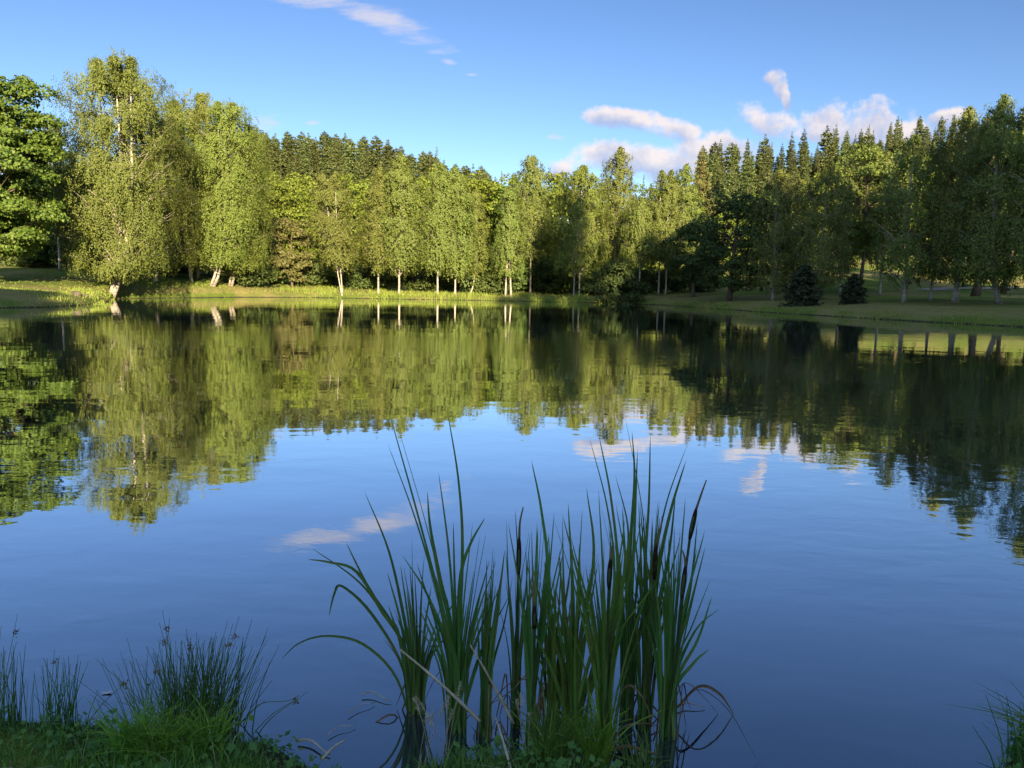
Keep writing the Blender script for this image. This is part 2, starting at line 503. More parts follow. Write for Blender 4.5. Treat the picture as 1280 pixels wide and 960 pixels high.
def broad_mesh(seed, H, hw, cb=0.2, ncl=90, nleaf=14000, leaf=0.3, tr=0.3, flat=0.55, top=1.0, clr=0.24, skirt=0.0):
    rng = np.random.default_rng(seed)
    tg, cg = Geo(), Geo()
    f = np.linspace(-0.01, 0.8, 9)
    wob = rng.uniform(0, 6)
    ax = lambda f: np.stack([0.02 * H * np.sin(f * 4 + wob), 0.02 * H * np.cos(f * 3 + wob), f * H], -1)
    tube(tg, ax(f), tr * (1 - f) ** 0.7 * (1 + 0.5 * np.exp(-np.maximum(f, 0) * 30)), 8)
    zc, hz = H * (cb + 1) / 2, H * (1 - cb) / 2
    C = []
    lump = rng.uniform(0, 6.28, 6)
    while len(C) < ncl:
        v = norm(rng.normal(size=3))
        r = rng.uniform(0.35, 1.0) ** 0.5
        az = math.atan2(v[1], v[0])
        lf = 1 + 0.13 * math.sin(3 * az + lump[0]) + 0.10 * math.sin(5 * az + 3 * v[2] + lump[1]) + 0.10 * math.sin(4 * v[2] + 2 * az + lump[2])
        wz = 1.0 if v[2] > 0 else 1.0 + skirt
        C.append((v[0] * hw * r * lf * wz, v[1] * hw * r * lf * wz, zc + v[2] * hz * r * (0.92 + 0.08 * lf)))
    C = np.array(C)
    rc = clr * hw * rng.uniform(0.6, 1.35, ncl)
    # keep clusters inside the height
    C[:, 2] = np.minimum(C[:, 2], H - rc * flat * 0.8)
    C[:, 2] = np.maximum(C[:, 2], rc * flat * 0.6)
    per = nleaf // ncl
    for i in range(ncl):
        c = C[i]
        s = ax(np.array([np.clip((c[2] - 0.5 * np.hypot(c[0], c[1])) / H, 0.06, 0.75)]))[0]
        if rng.uniform() < 0.6:
            mid = (s + c) / 2 + np.array([0, 0, 0.06 * hw])
            tube(tg, [s, mid, c], [tr * 0.22, tr * 0.13, 0.01], 4, cap=False)
        n = int(per * (rc[i] / (clr * hw)) ** 1.5) + 8
        v = norm(rng.normal(size=(n, 3)))
        v[:, 2] = np.abs(v[:, 2]) * np.where(rng.uniform(size=n) < 0.78, 1, -0.6)
        rad = rng.uniform(0.5, 1.08, n) ** 0.6
        P = c + v * rad[:, None] * rc[i] * np.array([1, 1, flat])
        P[:, 2] -= 0.25 * rc[i] * (v[:, 0] ** 2 + v[:, 1] ** 2)
        o = norm(v * 0.7 + norm(P - np.array([0, 0, zc - 0.3 * hz])) * 0.6 + np.array([0, 0, 0.25]))
        leaves(cg, P, leaf, rng, o, 1.1, 0.35, 0.42)
    return cg.mesh('crown'), tg.mesh('trunk', True)


def spruce_mesh(seed, H, hw, cb=0.10, whorls=44, nb=7, per=26, leaf=0.5, tr=0.2, power=0.85, width=0.17, thin=1.0):
    rng = np.random.default_rng(seed)
    tg, cg = Geo(), Geo()
    f = np.linspace(-0.01, 0.99, 10)
    tube(tg, np.stack([0.1 * np.sin(f * 5 + seed), 0.1 * np.cos(f * 4), f * H], -1), tr * (1 - f) + 0.015, 6)
    for w in range(whorls):
        fc = (w + rng.uniform(0, 0.8)) / whorls
        z = H * (cb + (1 - cb) * fc)
        R = hw * ((1 - fc) ** power) * rng.uniform(0.72, 1.15) + 0.06
        for b in range(nb):
            az = rng.uniform(0, 6.283)
            L = R * rng.uniform(0.65, 1.12)
            if rng.uniform() > thin: continue
            d = np.array([math.cos(az), math.sin(az), 0])
            side = np.array([-d[1], d[0], 0])
            n = max(5, int(per * (0.35 + 0.65 * L / hw)))
            t = rng.uniform(0.08, 1, n) ** 0.7
            lat = rng.uniform(-1, 1, n) * 0.32 * L * (1.08 - t)
            up0 = 0.35 * fc - 0.25
            P = d * (L * t)[:, None] + side * lat[:, None]
            P[:, 2] = z + L * (up0 * t + 0.10 * t * t) - np.abs(lat) * 0.25 - rng.uniform(0, 0.14, n) * L
            al = norm(d * 0.8 + side * np.sign(lat)[:, None] * 0.6 + np.array([0, 0, -0.25]))
            o = norm(np.tile(d * 0.5 + np.array([0, 0, 0.8]), (n, 1)))
            leaves(cg, P, min(leaf, L * 0.6), rng, o, 1.0, 0.1, width, al, 1.6)
    n = 26
    P = np.stack([rng.normal(0, 0.03, n), rng.normal(0, 0.03, n), H * rng.uniform(0.955, 1.0, n)], -1)
    leaves(cg, P, leaf * 0.5, rng, None, 0, -0.8, width)
    return cg.mesh('crown'), tg.mesh('trunk', True)


def tree(name, label, cat, x, y, meshes, mats, rz=0.0, scale=1.0, group=None, z=None):
    o = empty(name, (x, y, (gz(x, y) if z is None else z) - 0.03), rz)
    o.scale = (scale, scale, scale) if not hasattr(scale, '__len__') else scale
    tag(o, label, cat, group)
    link('crown', meshes[0], mats[0], o)
    link('trunk', meshes[1], mats[1], o)
    return o


def spot(px, py_base, D, py_top):
    """world place and height of a tree whose foot is in column px at depth D and whose top is in row py_top"""
    x, y, _ = on_y(px, py_base, D)
    zt = on_y(px, py_top, D)[2]
    return x, y, zt - gz(x, y)


seed = [100]
def birch(px, D, top, hwpx, label, py=362, group=None, mat='birch_leaf', bark='birch_bark', lift=0.0, **kw):
    x, y, H = spot(px, py, D, top)
    seed[0] += 1
    ms = birch_mesh(seed[0], H, hwpx * D / FPX, **kw)
    return tree('birch_tree', label, 'tree', x, y, ms, (M[mat], M[bark]), group=group)


def broad(px, D, top, hwpx, label, py=362, name='broadleaf_tree', cat='tree', mat='broad_leaf', group=None, sink=0.0, **kw):
    x, y, H = spot(px, py, D, top)
    seed[0] += 1
    ms = broad_mesh(seed[0], H, hwpx * D / FPX, **kw)
    return tree(name, label, cat, x, y, ms, (M[mat], M['brown_bark']), group=group)


# --- left bank
broad(-22, 61, 66, 96, 'big bright green maple at the left edge with dark gaps between leaf layers', py=352, name='maple_tree', mat='maple_leaf',
      cb=0.10, ncl=330, nleaf=80000, leaf=0.23, tr=0.35, flat=0.42, clr=0.17)
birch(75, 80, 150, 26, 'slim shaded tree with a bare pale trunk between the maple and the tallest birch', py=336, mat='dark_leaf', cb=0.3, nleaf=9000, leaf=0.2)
WIDE = [0.45, 0.75, 0.95, 1.0, 0.88, 0.62, 0.2]
birch(140, 69, 71, 70, 'tallest birch with a stout leaning trunk at the water edge', py=366, cb=0.09, base_lean=1.1, lean=-0.2, nleaf=46000, leaf=0.15, tr=0.27, droop=1.2,
      stems=((0, 0), (0.15, 1.7), (0.05, -1.3)), prof=WIDE)
birch(195, 78, 138, 56, 'birch with a slanting grey trunk just right of the tallest birch', py=358, lean_y=-5.5, cb=0.12, base_lean=1.3, lean=0.6, nleaf=28000, leaf=0.15, tr=0.17, prof=WIDE)
birch(240, 83, 132, 48, 'weeping birch with an upright pale trunk, left one of a close pair', lean_y=-2.5, py=356, mat='birch_leaf_bright', cb=0.15, nleaf=26000, leaf=0.16, tr=0.17, droop=1.6, prof=WIDE)
birch(247, 86, 123, 50, 'weeping birch whose pale trunk leans right beside its upright twin', lean_y=-2.5, py=356, mat='birch_leaf_bright', cb=0.17, base_lean=0.9, lean=0.8, nleaf=26000, leaf=0.16, tr=0.16, droop=1.6, prof=WIDE)
birch(264, 84, 134, 52, 'double stemmed weeping birch leaning right in front of the pale shed', lean_y=-2.5, py=358, mat='birch_leaf_bright', cb=0.15, base_lean=1.4, lean=1.2, nleaf=28000, leaf=0.16, tr=0.16, droop=1.7, stems=((0, 0), (0.35, 0.8)), prof=WIDE)
birch(287, 87, 160, 46, 'bushy weeping birch with a forked trunk at the right end of the left group', lean_y=-2.5, py=356, mat='birch_leaf_bright', cb=0.12, base_lean=0.6, lean=1.4, nleaf=22000, leaf=0.16, tr=0.14, droop=1.7, stems=((0, -0.3), (0.3, 0.8)), prof=WIDE)
broad(366, 96, 264, 27, 'small tan brown bushy tree right of the left birch group', py=352, mat='tan_leaf', cb=0.08, ncl=60, nleaf=8000, leaf=0.24, tr=0.14, clr=0.28)

# --- birches along the far shore
birch(428, 92, 216, 31, 'slender birch with forked pale stem, first from the left along the far shore', py=365, cb=0.27, nleaf=7480, leaf=0.2, tr=0.08, stems=((0, 0), (-0.1, -1.6)), lean=-0.8)
birch(473, 93, 206, 25, 'straight thin birch with pale trunk standing close left of a taller birch', py=365, cb=0.24, nleaf=7480, leaf=0.2, tr=0.123)
birch(499, 93, 192, 33, 'broad weeping birch on the far shore, tallest left of the gap', py=366, cb=0.21, nleaf=10880, leaf=0.2, tr=0.139)
birch(547, 94, 203, 29, 'straight pale birch, left of two birches whose crowns merge above the shore', py=365, cb=0.24, nleaf=9520, leaf=0.2, tr=0.139, droop=1.3)
birch(569, 95, 208, 29, 'birch with pale trunk merging crowns with its left neighbour on the far shore', py=365, cb=0.19, nleaf=10200, leaf=0.2, tr=0.123, droop=1.4)
birch(588, 97, 236, 18, 'short slanting birch half hidden at the right end of the merged crowns', py=360, cb=0.22, nleaf=5440, leaf=0.2, tr=0.107, base_lean=0.7)
birch(639, 95, 232, 20, 'narrow birch with a side stem at its foot, left of a shaded gap', py=364, cb=0.23, nleaf=6800, leaf=0.2, tr=0.123, stems=((0, -0.8), (-0.7, 0.2)))
birch(663, 101, 194, 31, 'tall birch standing in tree shaped shade, only its top in sun', py=362, cb=0.32, nleaf=8840, leaf=0.2, tr=0.139)
birch(722, 96, 206, 39, 'bright birch with two white leaning stems right of the shaded gap', py=367, mat='birch_leaf_bright', cb=0.23, nleaf=12920, leaf=0.2, tr=0.107, stems=((0.2, 0.0), (-0.5, 0.5)))
birch(768, 102, 183, 27, 'tall narrow birch rising above its neighbours against the clouds', py=362, cb=0.32, nleaf=8160, leaf=0.2, tr=0.139)
birch(799, 96, 248, 26, 'birch with a long bare white trunk right of the water side bush', py=364, cb=0.41, nleaf=6120, leaf=0.2, tr=0.115)
birch(823, 98, 212, 29, 'birch with shaded white foot and sunny crown, two places right of the bush', py=365, cb=0.29, nleaf=8160, leaf=0.2, tr=0.123, stems=((0, 0), (0.9, 0.2)))
birch(852, 101, 204, 26, 'birch with sunny crown left of the reddish larch', py=362, cb=0.27, nleaf=7480, leaf=0.2, tr=0.123)

# --- shaded trees on the right bank
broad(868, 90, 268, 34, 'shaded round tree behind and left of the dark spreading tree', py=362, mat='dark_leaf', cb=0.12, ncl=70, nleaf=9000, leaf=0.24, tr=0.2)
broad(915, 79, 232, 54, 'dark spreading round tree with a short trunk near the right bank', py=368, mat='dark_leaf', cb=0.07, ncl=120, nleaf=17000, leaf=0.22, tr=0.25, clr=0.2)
birch(966, 75, 212, 38, 'shaded birch left of the larger small spruce on the right lawn', py=368, cb=0.13, nleaf=7500, leaf=0.17, tr=0.16)
birch(1022, 71, 205, 38, 'shaded birch between the two small spruces on the right lawn', py=368, cb=0.15, nleaf=7500, leaf=0.17, tr=0.15)
broad(1074, 76, 178, 46, 'tall dark trunked tree rising behind the smaller small spruce', py=356, mat='birch_leaf', cb=0.3, ncl=90, nleaf=15000, leaf=0.2, tr=0.2, clr=0.22)
birch(1130, 64, 168, 44, 'shaded birch with grey trunk right of the smaller small spruce', py=372, cb=0.17, nleaf=7500, leaf=0.16, tr=0.19)
birch(1163, 64, 175, 34, 'thin stemmed birch close left of the thick trunked shaded birch', py=373, cb=0.2, nleaf=5500, leaf=0.16, tr=0.13)
birch(1194, 62, 132, 50, 'thick pale trunked birch in deep shade on the right bank', py=374, cb=0.16, nleaf=11000, leaf=0.16, tr=0.26, droop=1.3)
birch(1249, 58, 118, 48, 'birch whose trunk leans left over the lawn near the right edge', py=377, cb=0.13, base_lean=-1.0, nleaf=12000, leaf=0.16, tr=0.2, droop=1.4)
birch(1305, 55, 84, 62, 'huge dark birch cut by the right edge of the view', py=378, cb=0.16, nleaf=15000, leaf=0.16, tr=0.3, droop=1.4)
birch(990, 86, 225, 30, 'slim birch on the back lawn behind the larger small spruce', py=358, cb=0.24, nleaf=7000, leaf=0.18, tr=0.15)
birch(1050, 84, 215, 28, 'slim birch on the back lawn behind and left of the smaller small spruce', py=358, cb=0.24, nleaf=7000, leaf=0.18, tr=0.15)
birch(1100, 82, 190, 32, 'slim birch on the back lawn left of the grey trunked shaded birch', py=358, cb=0.26, nleaf=7000, leaf=0.18, tr=0.16)
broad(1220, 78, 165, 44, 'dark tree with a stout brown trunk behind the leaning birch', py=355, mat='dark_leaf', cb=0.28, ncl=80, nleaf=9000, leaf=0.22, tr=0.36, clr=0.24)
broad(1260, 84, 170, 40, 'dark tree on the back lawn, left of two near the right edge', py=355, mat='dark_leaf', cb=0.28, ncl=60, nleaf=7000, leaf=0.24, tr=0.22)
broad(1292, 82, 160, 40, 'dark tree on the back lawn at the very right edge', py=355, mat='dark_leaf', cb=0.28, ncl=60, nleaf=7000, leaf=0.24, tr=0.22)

# --- small spruces and the bush by the water
def spruce_one(px, D, top, hwpx, label, py, mat='dark_needle', **kw):
    x, y, H = spot(px, py, D, top)
    seed[0] += 1
    return tree('spruce_tree', label, 'tree', x, y, spruce_mesh(seed[0], H, hwpx * D / FPX, **kw), (M[mat], M['brown_bark']))
spruce_one(1003, 67, 330, 27, 'larger of two small dark spruces on the right bank', 377, cb=0.0, whorls=26, nb=10, per=34, leaf=0.3, tr=0.07, power=0.55)
spruce_one(1066, 65, 342, 19, 'smaller rounder of two small dark spruces on the right bank', 377, cb=0.0, whorls=22, nb=10, per=34, leaf=0.26, tr=0.06, power=0.5)
broad(771, 88, 322, 27, 'dark leafy bush leaning over the water below the tall narrow birch', py=376, name='waterside_bush', cat='bush', mat='dark_leaf', cb=0.0, ncl=70, nleaf=9000, leaf=0.2, tr=0.06, clr=0.26, flat=0.7, skirt=0.25)
spruce_one(66, 100, 128, 12, 'thin dark spruce top showing between the maple and the tallest birch', 336, mat='spruce_needle', cb=0.1, whorls=50, nb=6, per=20, leaf=0.4)
spruce_one(749, 118, 200, 12, 'narrow dark spruce close left of the tall narrow birch', 350, mat='spruce_needle', cb=0.1, whorls=50, nb=6, per=20, leaf=0.4)
spruce_one(870, 128, 184, 32, 'broad reddish larch left of the ridge conifers', 350, mat='larch_needle', cb=0.1, whorls=46, nb=8, per=24, leaf=0.5)
spruce_one(545, 175, 184, 15, 'lone round topped spruce standing clear against the sky over the middle trees', 340, mat='spruce_needle', cb=0.1, whorls=46, nb=8, per=24, leaf=0.6)

# --- yellow green wood behind the far shore
WOOD = [broad_mesh(900 + i, 18, 6.4, cb=0.06, ncl=110, nleaf=11000, leaf=0.36, tr=0.3, clr=0.21) for i in range(5)]
wr = random.Random(5)
for i, (px, D, top) in enumerate([(-40, 92, 140), (20, 96, 175), (60, 92, 200), (105, 90, 190), (160, 100, 195), (210, 104, 200), (262, 108, 210), (310, 112, 212), (345, 118, 214), (378, 126, 217), (410, 114, 230), (440, 124, 214), (470, 118, 226), (505, 128, 213),
                                  (535, 118, 222), (562, 128, 209), (590, 120, 214), (618, 126, 212), (645, 120, 222), (690, 124, 214), (715, 116, 224), (745, 122, 226),
                                  (800, 124, 226), (835, 118, 226)]):
    x, y, H = spot(px, 355, D, top)
    if px < 120:
        lb, gp = 'dark wood tree behind the maple and tallest birch at the left', 'dark wood trees behind the left bank'
    elif px < 340:
        lb, gp = 'wood tree hidden deep behind the left birch group', 'wood trees behind the left birch group'
    else:
        lb, gp = 'round yellow green tree in the dense wood behind the far shore birches', 'round trees in the wood behind the far shore'
    tree('broadleaf_tree', lb, 'tree', x, y, WOOD[i % 5], (M['broad_leaf'], M['brown_bark']), rz=wr.uniform(0, 6), scale=(H / 18 * wr.uniform(0.9, 1.15),) * 2 + (H / 18,), group=gp)

# undergrowth bushes in the dark behind the trunks
BUSH = [broad_mesh(950 + i, 4.0, 3.0, cb=0.0, ncl=50, nleaf=4500, leaf=0.26, tr=0.08, clr=0.28, flat=0.7) for i in range(3)]
k = 0
for px, D, s in [(20, 84, .9), (60, 88, 1.0), (100, 84, .9), (150, 86, .9), (200, 84, .8), (225, 90, 1.0), (310, 90, .9), (340, 98, 1.0), (392, 100, .8), (410, 104, .9), (450, 100, .7), (480, 102, .8), (520, 101, .8), (555, 104, .9), (600, 101, 1.1), (615, 99, .8), (632, 103, 1.1),
                 (655, 106, 1.1), (685, 104, 1.0), (700, 108, 1.1), (738, 104, .9), (790, 106, .9), (815, 104, .8), (845, 102, .9), (880, 98, .8)]:
    x, y, _ = on_y(px, 355, D)
    left = px < 350
    tree('undergrowth_bush', 'low dark bush in the shade behind the left bank trees' if left else 'low dark bush in the undergrowth behind the far shore birch trunks',
         'bush', x, y, BUSH[k % 3], (M['bush_leaf'], M['brown_bark']), rz=wr.uniform(0, 6), scale=s * wr.uniform(0.9, 1.2),
         group='undergrowth bushes on the left bank' if left else 'undergrowth bushes behind the far shore')
    k += 1

# --- conifers on the two ridges
CON = [spruce_mesh(700 + i, 19, hw, cb=0.10, whorls=44, nb=8, per=28, leaf=0.5, tr=0.2, power=pw, width=0.2) for i, (hw, pw) in enumerate([(2.0, .85), (2.3, .75), (1.8, .9), (2.6, .7), (2.1, .8)])]
HILL = [spruce_mesh(720 + i, 19, hw, cb=0.05, whorls=30, nb=9, per=24, leaf=0.75, tr=0.2, power=pw, width=0.22) for i, (hw, pw) in enumerate([(3.6, .55), (4.0, .5), (3.4, .62)])]
k = 0
def ridge_tree(x, y, H, lb, gp, mat='spruce_needle', fam=None):
    global k
    s = H / 19
    fam = fam or CON
    tree('spruce_tree', lb, 'tree', x, y, fam[k % len(fam)], (M[mat], M['brown_bark']), rz=wr.uniform(0, 6), scale=(s ** 0.6 * wr.uniform(0.9, 1.2),) * 2 + (s,), group=gp)
    k += 1
for D, n, h in [(132, 20, 12), (142, 22, 13), (152, 24, 13), (163, 26, 13), (175, 28, 14), (188, 30, 14), (202, 32, 14), (216, 32, 14), (230, 32, 14)]:
    for i in range(n):
        px = 862 + (i + wr.uniform(0.1, 0.9)) / n * 440
        x, y, _ = on_y(px, 340, D + wr.uniform(-6, 6))
        ridge_tree(x, y, h * wr.uniform(0.58, 1.12), 'spruce among the crowded conifers on the right hand ridge', 'conifers crowding the right hand ridge', fam=HILL if wr.random() < 0.25 else CON)
for D, n, h in [(165, 14, 11), (182, 16, 12), (198, 18, 13), (214, 20, 13), (230, 22, 13), (244, 22, 12)]:
    for i in range(n):
        px = 300 + (i + wr.uniform(0.1, 0.9)) / n * 320
        x, y, _ = on_y(px, 340, D + wr.uniform(-7, 7))
        ridge_tree(x, y, h * wr.uniform(0.86, 1.08), 'grey green conifer on the wooded hill above the middle trees', 'conifers on the hill left of the middle', mat='hill_needle', fam=HILL)
for px, D, top in [(576, 150, 208), (590, 155, 204), (604, 150, 212), (657, 140, 200), (668, 145, 206), (640, 150, 216), (690, 150, 222), (625, 160, 214), (765, 150, 215), (800, 150, 218), (840, 150, 212)]:
    x, y, H = spot(px, 345, D, top)
    ridge_tree(x, y, H, 'dark conifer top poking out behind the yellow green wood', 'conifer tops behind the yellow green wood')

for i, (px, D, top) in enumerate([(905, 122, 262), (945, 125, 240), (985, 124, 250), (1012, 128, 216), (1040, 126, 236), (1095, 128, 205), (1130, 130, 190), (1170, 128, 180), (1215, 126, 172), (1265, 124, 160)]):
    x, y, H = spot(px, 340, D, top)
    tree('broadleaf_tree', 'light green leafy tree at the foot of the right hand conifer ridge', 'tree', x, y, WOOD[i % 5], (M['broad_leaf'], M['brown_bark']), rz=wr.uniform(0, 6),
         scale=(H / 18 * wr.uniform(0.75, 1.0),) * 2 + (H / 18,), group='leafy trees at the foot of the right ridge')

# --- tall trees on the high bank behind the viewpoint and the left end (they shade the pond's near side)
SUN_EL, SUN_AZ = math.radians(15), math.radians(-14)
U = np.array([-math.sin(SUN_AZ) * math.cos(SUN_EL), -math.cos(SUN_AZ) * math.cos(SUN_EL), math.sin(SUN_EL)])
TALL = [broad_mesh(980 + i, 26, 6.0, cb=0.08, ncl=110, nleaf=12000, leaf=0.5, tr=0.4, clr=0.24) for i in range(3)]
targets = [((4.5, 99, 13.0), 128, 0.55), ((11.5, 97, 8), 122, 0.6), ((17, 97, 8.5), 125, 0.8), ((23, 95, 8), 123, 0.8), ((28, 92, 8.5), 124, 0.9),
           ((14, 40, 17), 66, .8), ((22, 79, 11), 108, 0.8), ((24, 68, 11), 98, .9), ((28, 66, 12), 95, .9), ((33, 64, 13), 96, .9), ((37, 62, 15), 92, .9), ((42, 60, 16), 92, .9), ((48, 60, 17), 92, .9),
           ((54, 60, 17), 94, .9), ((60, 60, 17), 92, .9), ((1, 4, 6), 21, .7), ((-4, 4, 5), 21, .6), ((5, 4, 7), 21, .7), ((12, 20, 10), 44, .9),
           ((-36, 53, 1.5), 60, .9), ((-32.5, 53, 1.2), 60, .7), ((-42, 51, 1.5), 60, 1.0), ((-48, 48, 1.8), 60, 1.0), ((-34.5, 57, 1.0), 60, .8), ((-39, 56, 1.0), 60, .8)]
for i, (tp, t, ws) in enumerate(targets):
    c = np.array(tp) + U * t
    g0 = gz(c[0], c[1])
    H = c[2] - g0
    tree('broadleaf_tree', 'tall tree on the bank behind the viewpoint', 'tree', c[0], c[1], TALL[i % 3], (M['broad_leaf'], M['brown_bark']),
         rz=i * 1.3, scale=(ws, ws, H / 26), group='tall trees behind the viewpoint')

# ------------------------------------------------------------------ shore grass (far banks)
def blades(geo, X, Y, Z, h, w, rng, lean=0.3):
    n = len(X)
    az = rng.uniform(0, 6.283, n)
    d = np.stack([np.cos(az), np.sin(az), np.zeros(n)], -1)
    la = rng.normal(0, lean, (n, 2))
    P0 = np.stack([X, Y, Z], -1)
    top = P0 + np.stack([la[:, 0] * h, la[:, 1] * h, h], -1)
    mid = P0 + np.stack([la[:, 0] * h * 0.3, la[:, 1] * h * 0.3, h * 0.55], -1)
    ww = np.broadcast_to(w, (n,))[:, None]
    V = np.stack([P0 - d * ww, P0 + d * ww, mid + d * ww * 0.8, mid - d * ww * 0.8, top], 1).reshape(-1, 3)
    b = np.arange(n)[:, None] * 5
    geo.add(V, b + np.array([0, 1, 2, 3]), b + np.array([3, 2, 4]))

rng = np.random.default_rng(21)
geo = Geo()
n = 330000
px_ = rng.uniform(-60, 1340, n)
X = np.empty(n); Y = np.empty(n)
th = np.radians(rng.uniform(-38, 38, n))
Dd = rng.uniform(40, 112, n)
X, Y = Dd * np.tan(th), Dd
sd = pond_sd(X, Y)
lit_len = np.where((X > -28) & (X < 9) & (Y > 70), 1.0, 0.4)
keep = (sd > -0.25) & (sd < 11) & (rng.uniform(size=n) < np.where(sd < 2.5, 1.0, 0.45)) & ((np.sin(X * 0.8 + 2 * np.sin(X * 0.23)) + np.sin(Y * 0.9) + rng.normal(0, 0.8, n)) > -0.6)
X, Y, sd, ll = X[keep], Y[keep], sd[keep], lit_len[keep]
Z = np.maximum(terrain(X, Y, sd), -0.02) - 0.03
h = ll * rng.uniform(0.3, 0.8, len(X)) * np.where(sd < 3, 1.0, 0.6) * (0.75 + 0.4 * np.sin(X * 0.7 + np.sin(X * 0.31 + Y) * 2)) * np.where((X > 9) & (sd > 0.8), 0.4, 1.0)
blades(geo, X, Y, Z, h, 0.02, rng)
o = link('shore_grass', geo.mesh('shore_grass'), M['shore_grass'])
tag(o, 'tall sunlit grass along the far banks of the pond', 'grass', kind='stuff')

# ------------------------------------------------------------------ far small things
def box(geo, c, s, rz=0.0):
    x, y, z = s[0] / 2, s[1] / 2, s[2] / 2
    V = np.array([(a * x, b_ * y, c_ * z) for a in (-1, 1) for b_ in (-1, 1) for c_ in (-1, 1)], float)
    ca, sa = math.cos(rz), math.sin(rz)
    V = np.stack([V[:, 0] * ca - V[:, 1] * sa, V[:, 0] * sa + V[:, 1] * ca, V[:, 2]], -1) + np.array(c)
    geo.add(V, [(0, 1, 3, 2), (4, 6, 7, 5), (0, 4, 5, 1), (2, 3, 7, 6), (0, 2, 6, 4), (1, 5, 7, 3)])

x, y, _ = on_y(257, 350, 91)
sh = tag(empty('garden_shed', (x, y, gz(x, y) - 0.05), -0.3), 'narrow pale grey shed half hidden behind leaning birch trunks', 'shed')
ge = Geo(); box(ge, (0, 0, 1.1), (1.3, 1.1, 2.2)); link('wall', ge.mesh('wall'), M['shed_board'], sh)
ge = Geo(); box(ge, (0.0, -0.565, 0.95), (0.62, 0.03, 1.8)); dr = link('door', ge.mesh('door'), M['shed_door'], sh)
ge = Geo(); box(ge, (0.22, -0.6, 0.95), (0.03, 0.04, 0.14)); link('handle', ge.mesh('handle'), M['shed_roof'], dr)
ge = Geo()
ge.add([(-.8, -.75, 2.2), (.8, -.75, 2.2), (.8, .75, 2.2), (-.8, .75, 2.2), (-.8, 0, 2.65), (.8, 0, 2.65)], [(0, 1, 5, 4), (2, 3, 4, 5), (0, 3, 2, 1)], [(1, 2, 5), (3, 0, 4)])
link('roof', ge.mesh('roof'), M['shed_roof'], sh)

def rock(px, py, D, s, label):
    rng = np.random.default_rng(int(px))
    x, y, _ = on_y(px, py, D)
    import bmesh
    bm = bmesh.new()
    bmesh.ops.create_icosphere(bm, subdivisions=3, radius=1)
    ph = rng.uniform(0, 6, 6)
    for v in bm.verts:
        c = v.co
        k_ = 1 + 0.18 * math.sin(3 * c.x + ph[0]) * math.cos(2.5 * c.y + ph[1]) + 0.12 * math.sin(5 * c.z + 4 * c.x + ph[2])
        v.co = Vector((c.x * s[0], c.y * s[1], c.z * s[2])) * k_
    me = bpy.data.meshes.new('boulder')
    bm.to_mesh(me); bm.free()
    me.polygons.foreach_set('use_smooth', [True] * len(me.polygons))
    o = link('boulder', me, M['rock'])
    o.location = (x, y, gz(x, y) + s[2] * 0.25)
    tag(o, label, 'rock')
rock(95, 362, 57, (0.42, 0.3, 0.28), 'brown boulder on the grassy left bank near the maple')
rock(108, 364, 57.5, (0.25, 0.2, 0.18), 'smaller mossy boulder just right of the brown boulder')

x, y = on_z(616, 374.3, 0.05)
ge = Geo(); t = np.linspace(0, 1, 7)
tube(ge, np.stack([(t - .5) * 2.2, 0.05 * np.sin(t * 5), 0.10 + 0.03 * np.sin(t * 7)], -1), 0.14 - 0.03 * t, 8)
o = link('driftwood_log', ge.mesh('log', True), M['dead_brown']); o.location = (x, y - 0.4, 0.02)
tag(o, 'dark log lying at the far waterline among the shore grass', 'log')
# footpath across the back lawn on the right
ge = Geo()
s_ = np.linspace(0, 1, 90)
cx = 46 + 60 * s_; cy = 88 - 4 * s_ + 1.5 * np.sin(s_ * 5)
L_ = np.stack([cx, cy - 0.9], -1); R__ = np.stack([cx, cy + 0.9], -1)
Vp = []
for q in np.linspace(0, 1, 5):
    pp = L_ * (1 - q) + R__ * q
    Vp.append(np.column_stack([pp, terrain(pp[:, 0], pp[:, 1]) + 0.06]))
Vp = np.concatenate(Vp); m_ = 90
Qp = [(a * m_ + i, a * m_ + i + 1, (a + 1) * m_ + i + 1, (a + 1) * m_ + i) for a in range(4) for i in range(m_ - 1)]
ge.add(Vp, Qp)
tag(link('footpath', ge.mesh('footpath', True), M['path']), kind='structure')

# ------------------------------------------------------------------ cattails
def bez(pts, n):
    """smooth curve through the points (Catmull-Rom)"""
    P = np.array(pts, float)
    P = np.vstack([2 * P[0] - P[1], P, 2 * P[-1] - P[-2]])
    seg = len(P) - 3
    outp = []
    for u in np.linspace(0, seg - 1e-6, n):
        i = int(u); t = u - i
        a, b_, c, d = P[i:i + 4]
        outp.append(0.5 * ((2 * b_) + (-a + c) * t + (2 * a - 5 * b_ + 4 * c - d) * t * t + (-a + 3 * b_ - 3 * c + d) * t ** 3))
    return np.array(outp)


